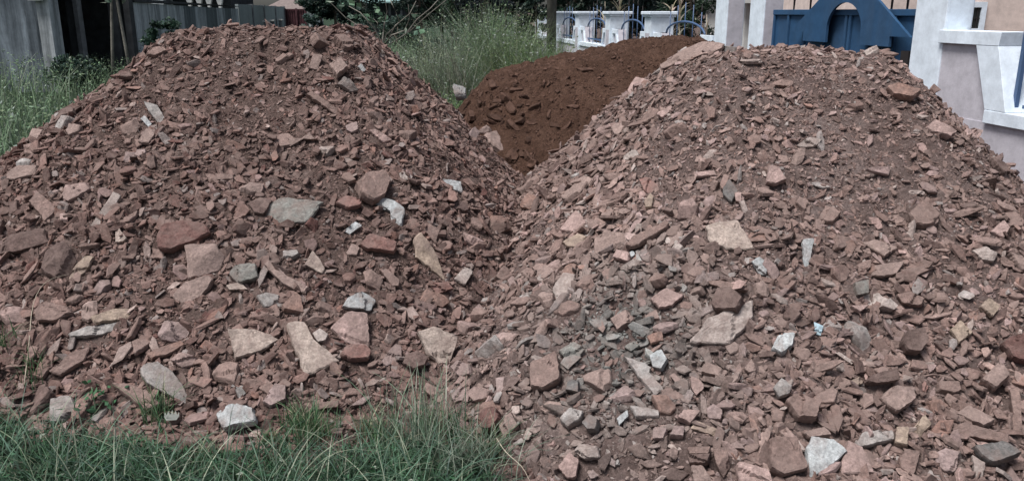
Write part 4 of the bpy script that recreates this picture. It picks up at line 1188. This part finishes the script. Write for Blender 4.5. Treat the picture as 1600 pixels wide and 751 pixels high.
# the beige house behind the gate
hs = empty('beige_house', (8.6, 13.4, 0)); tag(hs, 'beige rendered house with white framed window behind the tall gate pillar', 'house')
b = MB(); b.box(-3.0, .62, 0, 6, 0, 3.4); b.build('wall', M_HOUSE, hs)
b = MB(); b.box(.62, 5.0, -.9, 6, 0, 3.4); b.build('porch_wall', M_HOUSE, hs)
b = MB(); b.prism([(-3.2, 3.4), (5.2, 3.4), (1.0, 5.0)], -.3, 6.5); b.build('roof', M_ROOF, hs)
b = MB(); xw = .545 * 13.35 - 8.6
b.box(xw - .30, xw + .18, -.04, .0, 1.28, 1.34); b.box(xw - .30, xw + .18, -.04, 0, 1.66, 1.74)
b.box(xw - .30, xw - .24, -.04, 0, 1.34, 1.66); b.box(xw + .10, xw + .18, -.04, 0, 1.34, 1.66)
wn = b.build('window', M_WHITE, hs)
b = MB(); b.box(xw - .24, xw + .10, -.012, -.008, 1.34, 1.66); b.build('pane', M_GLASS, wn)
b = MB()
for k in range(4): b.box(xw - .21 + k*.085, xw - .20 + k*.085, -.024, -.014, 1.34, 1.66)
b.box(xw - .24, xw + .10, -.026, -.014, 1.49, 1.50); b.build('burglar_bars', M_IRON, wn)
# white house seen through the arch
h2 = empty('white_house', (9.2, 24.0, 0)); tag(h2, 'white house with a grey roof edge seen through the arch of the gate', 'house')
b = MB(); b.box(-2.6, 1.6, 0, 5, 0, 1.82); b.build('wall', M_CREAM, h2)
b = MB(); b.prism([(-2.9, 1.92), (1.9, 1.92), (1.4, 2.5), (-2.0, 2.5)], -.4, 5.4); b.build('roof', M_MID, h2)
b = MB(); b.box(-2.9, 1.9, -.44, -.4, 1.82, 1.96); b.build('fascia', M_CREAM, h2)

# ------------------------------------------------------------------ old buildings and walls on the far side
oh = empty('old_house', (-10.06, 17.0, 0)); tag(oh, 'old grey house wall streaked black with mildew above the weeds', 'house')
b = MB(); b.box(-6, .62, 0, .3, 0, 3.2); b.box(-6, -3.2, .3, 5, 0, 3.2); b.build('wall', M_OLDWALL, oh)
b = MB(); b.box(.622, .88, -.12, .25, 0, 3.2); b.build('corner_pier', M_WALLA, oh, bevel=.01)
b = MB(); b.box(.50, .86, -.30, -.12, 1.86, 2.1); b.box(.56, .80, -.26, -.14, 1.80, 1.86); b.build('bracket', M_CREAM, oh)
b = MB(); b.prism([(-6.4, 3.2), (1.1, 3.2), (-2.5, 4.8)], -.5, 5.5); b.build('roof', M_ROOF, oh)

SY = 18.5
def sx(px): return (px - 800) / 1329.0 * SY + 9.99
sh = empty('open_shed', (-9.99, SY, 0)); tag(sh, 'dark open shed on concrete posts between the old house and the stained wall', 'shed')
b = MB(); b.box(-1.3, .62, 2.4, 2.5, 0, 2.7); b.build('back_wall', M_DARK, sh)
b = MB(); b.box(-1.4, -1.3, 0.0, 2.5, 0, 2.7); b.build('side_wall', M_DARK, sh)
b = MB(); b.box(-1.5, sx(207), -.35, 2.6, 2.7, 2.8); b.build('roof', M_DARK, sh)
for pa, pb, dz, mt in ((105, 118, .05, M_DARK), (118.2, 125, .0, M_MID), (172, 186, .0, M_DARK), (196, 206, .0, M_DARK)):
    b = MB(); b.box(sx(pa), sx(pb), -.1 + dz, .1 + dz, 0, 2.7); b.build('post', mt, sh, bevel=.006)

# long stained wall: corner at pixel 208, runs to the vanishing point near 568
def wl(px):          # depth on the wall line for a pixel column
    return 22.0 * (568 - 208) / (568 - px)
def gp(px, Y): return ((px - 800) / 1329.0 * Y, Y)
lw = empty('stained_wall', (0, 0, 0)); tag(lw, 'long boundary wall of alternating whitish and black stained panels with a dark coping', 'wall')
cols = [208, 238, 264, 287, 304, 322, 338, 351, 361, 372]
def wallseg(pa, pb, z0, za, zb, th, name, mat, parent, off=0.0):
    (xa, ya), (xb, yb) = gp(pa, wl(pa)), gp(pb, wl(pb))
    nx, ny = (yb - ya), -(xb - xa); l = math.hypot(nx, ny); nx, ny = nx / l, ny / l
    b = MB(); o_ = off
    v = [(xa + nx*o_, ya + ny*o_, z0), (xb + nx*o_, yb + ny*o_, z0), (xb - nx*th, yb - ny*th, z0), (xa - nx*th, ya - ny*th, z0),
         (xa + nx*o_, ya + ny*o_, za), (xb + nx*o_, yb + ny*o_, zb), (xb - nx*th, yb - ny*th, zb), (xa - nx*th, ya - ny*th, za)]
    b.add(v, [(3,2,1,0), (4,5,6,7), (0,1,5,4), (1,2,6,5), (2,3,7,6), (3,0,4,7)])
    return b.build(name, mat, parent)
ztop = lambda px: 1.83 - .11 * (px - 208) / 164.0
for i in range(len(cols) - 1):
    a, b_ = cols[i], cols[i+1]
    wallseg(a, b_, 0, ztop(a), ztop(b_), .2, 'panel', M_WALLA if i in (0, 2, 4, 6, 8) or i == 1 else M_WALLB, lw, .004 * (i % 2))
wallseg(208, 372, 1.84 if False else ztop(208) + .002, ztop(208) + .09, ztop(372) + .09, .25, 'coping', M_DARK, lw, .06)
# grey block wall farther along
bw = empty('block_wall', (0, 0, 0)); tag(bw, 'plain grey block wall with slim posts beyond the stained wall', 'wall')
for a, b_ in ((373, 394), (395, 412), (413, 430), (431, 444)):
    wallseg(a, b_, 0, 1.93, 1.93, .15, 'panel', M_BLOCK, bw)
for a in (394, 412, 430, 444):
    wallseg(a - .4, a + .6, 0, 1.97, 1.97, .25, 'post', M_MID, bw, .06)
for px_ in (414, 424, 437):
    Y = wl(px_) - 3.0; X = gp(px_, Y)[0]
    st = empty('stub_pillar', (X, Y, 0)); tag(st, 'short grey stub pillar with a flat cap before the grey block wall', 'pillar', 'short stub pillars before the grey block wall')
    b = MB(); b.box(-.10, .10, -.10, .10, 0, 1.02); b.build('shaft', M_MID, st)
    b = MB(); b.box(-.16, .16, -.16, .16, 1.02, 1.10); b.build('cap', M_CREAM, st)
# maroon sheet gate
Yg = 64.0; X0 = gp(445, Yg)[0]; X1 = gp(480, Yg)[0]
mg = empty('maroon_gate', (X0, Yg, 0)); tag(mg, 'maroon corrugated metal gate at the end of the grey block wall', 'gate')
b = MB(); n = 20; W_ = X1 - X0
pts = [(W_ * k / n, .05 * (k % 2)) for k in range(n + 1)]
for k in range(n):
    (xa, ya), (xb, yb) = pts[k], pts[k+1]
    b.add([(xa, ya, .05), (xb, yb, .05), (xb, yb, 1.72), (xa, ya, 1.72)], [(0, 1, 2, 3)])
b.build('sheet', M_MAROON, mg)
for s in (0, W_ * .5, W_ - .15):
    b = MB(); b.box(s - .05, s + .10, -.12, -.03, 0, 1.82); b.build('post', M_MAROON, mg)
b = MB(); b.box(0, W_, -.08, -.03, 1.70, 1.78); b.build('rail', M_MAROON, mg)

# arcade house behind the stained wall
AY = 43.0
def ax(px): return (px - 800) / 1329.0 * AY + 17.6
ah = empty('arcade_house', (-17.6, AY, 0)); tag(ah, 'white house with dark pointed arches showing over the stained wall', 'house')
b = MB()
for pc in (297, 312, 327, 344):
    xc = ax(pc)
    b.prism([(xc - .05, 0), (xc + .05, 0), (xc + .06, 1.85), (xc + .24, 2.5), (xc - .24, 2.5), (xc - .06, 1.85)], 0, .2)
b.box(ax(255), ax(350), -.01, .21, 2.5, 3.1); b.build('arcade', M_CREAM, ah)
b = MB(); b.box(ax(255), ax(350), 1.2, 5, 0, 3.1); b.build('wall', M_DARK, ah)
b = MB(); b.prism([(ax(250), 3.1), (ax(355), 3.1), (ax(302), 4.4)], -.4, 5.4); b.build('roof', M_ROOF, ah)
b = MB(); b.box(ax(238), ax(257), 0, 1.4, 0, 3.1); b.build('side_bay', M_WALLA, ah)
wh = empty('white_block_house', ((362-800)/1329*56, 56, 0)); tag(wh, 'plain white house end standing beyond the arcade house', 'house')
b = MB(); b.box(-.55, .55, 0, 3, 0, 3.6); b.build('wall', M_CREAM, wh)
b = MB(); b.box(-.7, .7, -.3, 3.3, 3.6, 3.8); b.build('roof', M_DARK, wh)
b = MB(); b.box(.1, .4, -.02, -.002, 2.2, 2.9); b.build('window', M_GLASS, wh)
# brown roofed house over the maroon gate
bh = empty('brown_roofed_house', (gp(456, 80)[0], 80, 0)); tag(bh, 'low house with a grey brown hipped roof behind the maroon gate', 'house')
b = MB(); b.box(-2.2, 1.8, 0, 5, 0, 1.9); b.build('wall', M_CREAM, bh)
b = MB(); b.add([(-2.8, -.5, 1.75), (2.2, -.5, 1.75), (2.2, 5.5, 1.75), (-2.8, 5.5, 1.75), (-.9, 2.0, 2.95), (.4, 2.0, 2.95), (.4, 3, 2.95), (-.9, 3, 2.95)],
      [(3, 2, 1, 0), (0, 1, 5, 4), (1, 2, 6, 5), (2, 3, 7, 6), (3, 0, 4, 7), (4, 5, 6, 7)]); b.build('roof', M_ROOF, bh)
pl = MB(); xx, yy = gp(480.5, 62); pl.tube([(xx, yy, 0), (xx, yy, 4.5)], .05, 8); o = pl.build('thin_pole', M_CREAM, None, True); tag(o, 'thin pale pole beside the maroon gate', 'pole')
# green roofed house among the trees
gh = empty('green_roofed_house', (gp(596, 40)[0], 40, 0)); tag(gh, 'house with a pale green sheet roof and pale beam half hidden by trees', 'house')
b = MB(); b.box(-.9, .9, .7, 4, 0, 2.0); b.build('wall', M_DARK, gh)
b = MB(); b.add([(-1.0, -.2, 1.98), (.9, -.2, 1.98), (.7, 2.4, 3.1), (-.8, 2.4, 3.1), (-1.0, -.2, 2.04), (.9, -.2, 2.04), (.7, 2.4, 3.16), (-.8, 2.4, 3.16)],
      [(3, 2, 1, 0), (4, 5, 6, 7), (0, 1, 5, 4), (1, 2, 6, 5), (2, 3, 7, 6), (3, 0, 4, 7)]); b.build('roof', M_ROOFG, gh)
b = MB(); b.box(.25, .98, .55, .65, 1.22, 1.38); b.build('beam', M_CREAM, gh)
for s in (-.8, .30, .85):
    b = MB(); b.box(s - .05, s + .05, .55, .65, 0, 2.0); b.build('post', M_MID, gh)

# ------------------------------------------------------------------ trees, shrubs, pole
def tree(name, X, Y, h, r, nleaf, leaf, base, label, trunk_h=None, clumps=34, group=None, flat=1.0, low=0.35, cat='tree', trunkr=None, pale=.03, bark=None):
    t = empty(name, (X, Y, 0)); tag(t, label, cat, group)
    th = h * .62
    b = MB(); tr = trunkr or r * .06
    b.tube([(0, 0, -.05), (.03*r, 0, th * .35), (-.04*r, .03*r, th * .7), (0, 0, th)], [tr, tr*.8, tr*.6, tr*.35], 8)
    cen = []
    rg = np.random.default_rng(int(abs(X * 100) + Y * 10))
    for k in range(clumps):
        v = rg.normal(0, 1, 3); v /= np.linalg.norm(v)
        q = v * rg.uniform(.45, 1.0) * np.array([r, r, (h - low) / 2])
        q[2] += (h + low) / 2
        cen.append(q)
    for q in cen[::3]:
        s = th * rg.uniform(.35, .95)
        p0 = np.array([0, 0, min(s, q[2])])
        b.tube([p0, p0 * .5 + q * .5 + np.array([0, 0, .05 * r]), q], [tr * .4, tr * .25, tr * .08], 5)
    b.build('trunk', bark or M_BARK, t, True)
    cen = np.array(cen)
    k = rg.integers(0, clumps, nleaf)
    off = R.normal(0, 1, (nleaf, 3)); off *= (R.uniform(0, 1, nleaf) ** .4 / (np.linalg.norm(off, axis=1) + 1e-9))[:, None]
    sz = rg.uniform(.20, .36, clumps) * r
    p = cen[k] + off * sz[k][:, None] * np.array([1, 1, .8])
    p[:, 2] = np.maximum(p[:, 2], .05)
    cb = rg.uniform(.65, 1.35, clumps)
    cc = greens(nleaf, base, .3, pale) * cb[k][:, None]
    v, l, tt, cc = leaflets(p[:, 0], p[:, 1], p[:, 2], R.uniform(.6, 1.2, nleaf) * leaf, cc, .8)
    raw_mesh('crown', v, l, np.arange(0, 4*nleaf, 4), tt, M_LEAF, cc, False, t)
    return t
gx = lambda px, Y: (px - 800) / 1329.0 * Y
DG = (.022, .042, .032); MG = (.035, .065, .042)
tree('dense_tree', gx(522, 36), 36, 5.5, 1.25, 9000, .10, (.016, .034, .028), 'dense blackish green tree just beside the maroon gate', clumps=60)
tree('bush', gx(486, 34), 34, 1.7, .45, 2200, .07, (.06, .10, .085), 'small grey green bush at the foot of the dense blackish tree', cat='bush', clumps=26, low=.1)
tree('tree', gx(564, 33), 33, 4.2, .85, 5000, .08, (.03, .06, .045), 'narrow dark tree in front of the green roofed house', clumps=40)
tree('tree', gx(657, 24), 24, 5.0, .75, 7000, .06, DG, 'dark tree behind the bare branched shrub', clumps=44)
tree('tree', gx(705, 27), 27, 5.5, .95, 7000, .07, MG, 'mid green tree rising behind the tall grass', clumps=44)
tree('tree', gx(752, 25), 25, 5.2, .85, 7000, .06, (.024, .036, .042), 'bluish dark tree rising behind the middle of the tall grass', clumps=44)
tree('tree', gx(790, 31), 31, 4.5, .8, 5000, .08, DG, 'dark tree beside a small gap of sky behind the tall grass', clumps=36)
tree('tree', gx(838, 23), 23, 5.5, .45, 4500, .06, DG, 'slim dark tree just behind the wooden pole', clumps=34)
tree('tree', gx(898, 34), 34, 6.0, 1.7, 9000, .10, DG, 'broad dark tree behind the farthest capped piers', clumps=50)
tree('tree', gx(985, 30), 30, 6.0, 1.5, 10000, .09, (.018, .034, .030), 'broad blackish tree behind the nearer capped piers', clumps=50)
tree('tree', gx(1080, 21), 21, 5.0, .95, 8000, .06, (.035, .070, .042), 'brighter green tree behind the railing nearest the gate pillars', clumps=44)
tree('sparse_tree', gx(1243, 19), 19, 4.2, .9, 1700, .055, (.035, .055, .042), 'sparse leafy tree against white sky behind the far gate leaf', clumps=26, low=1.2)
tree('bush', gx(250, 17.5), 17.5, 1.62, .36, 3600, .045, (.035, .070, .048), 'dark green bush in front of the stained wall', cat='bush', clumps=40, low=.2)
tree('bush', gx(672, 13.5), 13.5, 1.32, .42, 2600, .04, (.022, .042, .034), 'low blackish bush beside the tall grass', cat='bush', clumps=34, low=.1)
tree('bush', gx(100, 16.2), 16.2, .80, .5, 2000, .05, (.030, .055, .042), 'dark weedy bush growing at the corner pier of the old house', cat='bush', clumps=34, low=.1)
tree('hedge_tree', gx(620, 29), 29, 1.55, .9, 3500, .06, (.032, .058, .045), 'low dark shrubbery in front of the green roofed house', cat='bush', clumps=26, low=.1)
tree('hedge_tree', gx(560, 30), 30, 1.25, .9, 3000, .06, (.045, .072, .058), 'low grey green shrubbery beside the narrow dark tree', cat='bush', clumps=26, low=.1)

far = [o for o in col.objects if o.name in ('tree', 'tree.003', 'tree.006')]
for i, (px_, Y, sc) in enumerate(((500, 52, 1.2), (545, 50, 1.25), (640, 46, 1.3), (690, 48, 1.4), (735, 44, 1.3), (775, 47, 1.1), (870, 45, 1.3), (930, 50, 1.5), (1010, 44, 1.4), (1060, 40, 1.3))):
    src = far[i % 3]
    c = src.copy(); col.objects.link(c); c.location = (gx(px_, Y), Y, 0); c.scale = (sc * 1.4, sc * 1.4, sc); c.rotation_euler = (0, 0, i * 1.3)
    c['label'] = ['tall', 'broad', 'bushy', 'dark', 'dense', 'low', 'spreading', 'massive', 'rounded', 'shadowy'][i] + ' far tree in the dark belt ' + ('left of' if px_ < 700 else 'behind' if px_ < 850 else 'right of') + (' the seeding grass' if px_ < 850 else ' the wooden pole')
    c['group'] = 'far trees of the dark belt'
    for ch in src.children:
        k = ch.copy(); col.objects.link(k); k.parent = c

# the bare branched shrub with a few large leaves, behind the heap
bs = empty('bare_shrub', (gx(597, 8.2), 8.2, 0)); tag(bs, 'bare branched shrub with a few large leaves behind the crest of the heap', 'shrub')
b = MB()
tips = []
for (pp) in ([(597, 75), (575, 50), (540, 28), (514, 2)], [(597, 75), (600, 40), (605, 18), (600, -10)], [(598, 75), (603, 55), (625, 35), (612, 5), (606, -8)],
             [(600, 75), (635, 52), (652, 30), (672, 14), (690, -6)], [(600, 75), (640, 50), (668, 24), (700, -2)], [(598, 70), (585, 45), (563, 20), (545, 10)],
             [(602, 70), (618, 40), (640, 22), (650, 2)], [(596, 72), (588, 52), (590, 36), (584, 30)], [(599, 72), (612, 55), (632, 48), (640, 30), (638, 8)], [(560, 38), (559, 55), (560, 60)]):
    pts = [at_depth(a, c_, 8.2 + .12 * ((i * 7 + a) % 3 - 1)) - np.array([gx(597, 8.2), 8.2, 0]) for i, (a, c_) in enumerate(pp)]
    if pp[0][1] > 65: pts = [np.array([(pp[0][0] - 597) * .004, 0, -.02])] + pts
    b.tube(pts, [.0095 - .0065 * i / (len(pts) - 1) for i in range(len(pts))], 6)
    tips += [(p_, i) for i, p_ in enumerate(pts) if i >= 2]
b.build('branches', M_PBARK, bs, True)
lp = [(512, 4), (520, -4), (530, 10), (533, 8), (545, 27), (550, 30), (556, 28), (562, 27), (548, 3), (549, 6), (578, 28), (580, 33), (584, 30), (588, 20), (590, 31), (596, 33), (601, 28), (604, 30), (592, 18), (577, 24), (635, 53), (628, 50), (652, 45), (655, 50), (560, 8), (582, 12), (570, 25), (597, 22)]
X_, Y_, Z_ = [], [], []
for (a, c_) in lp:
    for k in range(2):
        p_ = at_depth(a + R.normal(0, 3), c_ + R.normal(0, 2.5), 8.2 + R.normal(0, .10)); X_.append(p_[0] - gx(597, 8.2)); Y_.append(p_[1] - 8.2); Z_.append(p_[2])
m = len(X_)
v, l, tt, cc = leaflets(np.array(X_), np.array(Y_), np.array(Z_), R.uniform(.026, .048, m), greens(m, (.11, .18, .125), .4, .06, (.32, .38, .30)), .9)
v = v.reshape(m, 4, 3); ctr = v.mean(1, keepdims=True); v[:, 1::2] = ctr + (v[:, 1::2] - ctr) * 1.7
raw_mesh('leaves', v.reshape(-1, 3), l, np.arange(0, 4*m, 4), tt, M_LEAF, cc, False, bs)

# young thin trunked trees in front of the shed
for px_, lean, lab in ((169, .10, 'slender young tree with drooping top leaves before the dark shed'), (189, -.06, 'straight slender sapling beside the stained wall corner')):
    Y = 16.6; t = empty('sapling', (gx(px_, Y), Y, 0)); tag(t, lab, 'tree')
    b = MB(); b.tube([(-lean, 0, 0), (0, 0, 1.0), (lean, 0, 1.9), (lean * 1.3, 0, 2.5)], [.035, .03, .024, .012], 7); b.build('trunk', M_PBARK, t, True)
    m = 60
    v, l, tt, cc = leaflets(lean + R.normal(0, .16, m), R.normal(0, .16, m), R.uniform(1.75, 2.75, m), R.uniform(.05, .11, m), greens(m, (.05, .085, .06), .3), .7)
    raw_mesh('crown', v, l, np.arange(0, 4*m, 4), tt, M_LEAF, cc, False, t)

# wooden pole
Yp = 12.6; b = MB(); b.tube([(gx(862, Yp), Yp, 0), (gx(862, Yp), Yp, 3.0), (gx(862, Yp), Yp, 6.5)], [.075, .068, .055], 12)
o = b.build('wooden_pole', M_POLE, None, True); tag(o, 'weathered wooden pole rising from the tall grass before the white wall', 'pole')

# dried maize plants behind the wall
M_MAIZE = leaf_mat('dry_maize_leaf', .7)
def maize(px_, Y, h, label, nl):
    t = empty('maize_plant', (gx(px_, Y), Y, 0)); tag(t, label, 'maize', 'dried maize plants behind the compound wall')
    b = MB(); b.tube([(0, 0, 0), (.02, 0, h * .6), (0, .01, h)], [.016, .012, .005], 6); b.build('stem', M_STRAW, t, True)
    parts = []
    zz = R.uniform(h * .45, h * .95, nl)
    parts.append(blades(np.zeros(nl), np.zeros(nl), zz, R.uniform(.28, .5, nl), R.uniform(.035, .055, nl), R.uniform(.6, 1.2, nl), R.uniform(0, 2*math.pi, nl), greens(nl, (.42, .37, .28), .2, 0), 1.3, 8))
    o = merge(parts, 'leaf', M_MAIZE, t)
maize(945, 19.6, 1.82, 'dried maize plant above the third capped pier from the gate', 9)
maize(968, 19.2, 1.86, 'dried maize plant with curled leaves just behind the second capped pier', 10)
maize(1050, 15.4, 1.72, 'pale dried maize plant nearest the gate, beside the first capped pier', 14)
maize(1062, 15.9, 1.80, 'dried maize plant leaning next to the palest one', 12)
maize(1105, 14.6, 1.55, 'short dried maize plant by the paired gate pillars', 8)

# a grey rock beyond the gap
Yr = 6.95; c = at_depth(718, 142, Yr)
zr = float(np.maximum(HM(np.array([c[0]]), np.array([Yr])), 0)[0])
rg = np.random.default_rng(5)
poly = rand_poly(rg, .105, 1.12)
V, F = stone_geo(poly, .14, 4242, 1.0)
V = V[:, [0, 2, 1]] * np.array([1, -1, 1]); V[:, 2] *= .62
tot = [len(f) for f in F]
o = raw_mesh('grey_rock', V, [i for f in F for i in f], np.concatenate([[0], np.cumsum(tot)[:-1]]), tot, M_STONE, np.array([[.30, .31, .31]]).repeat(len(V), 0), False, None, (c[0], Yr, max(zr + .03, c[2] - .02)))
tag(o, 'pale grey rock at the end of the red earth, before the tall grass', 'stone')
print('rock', zr, c)
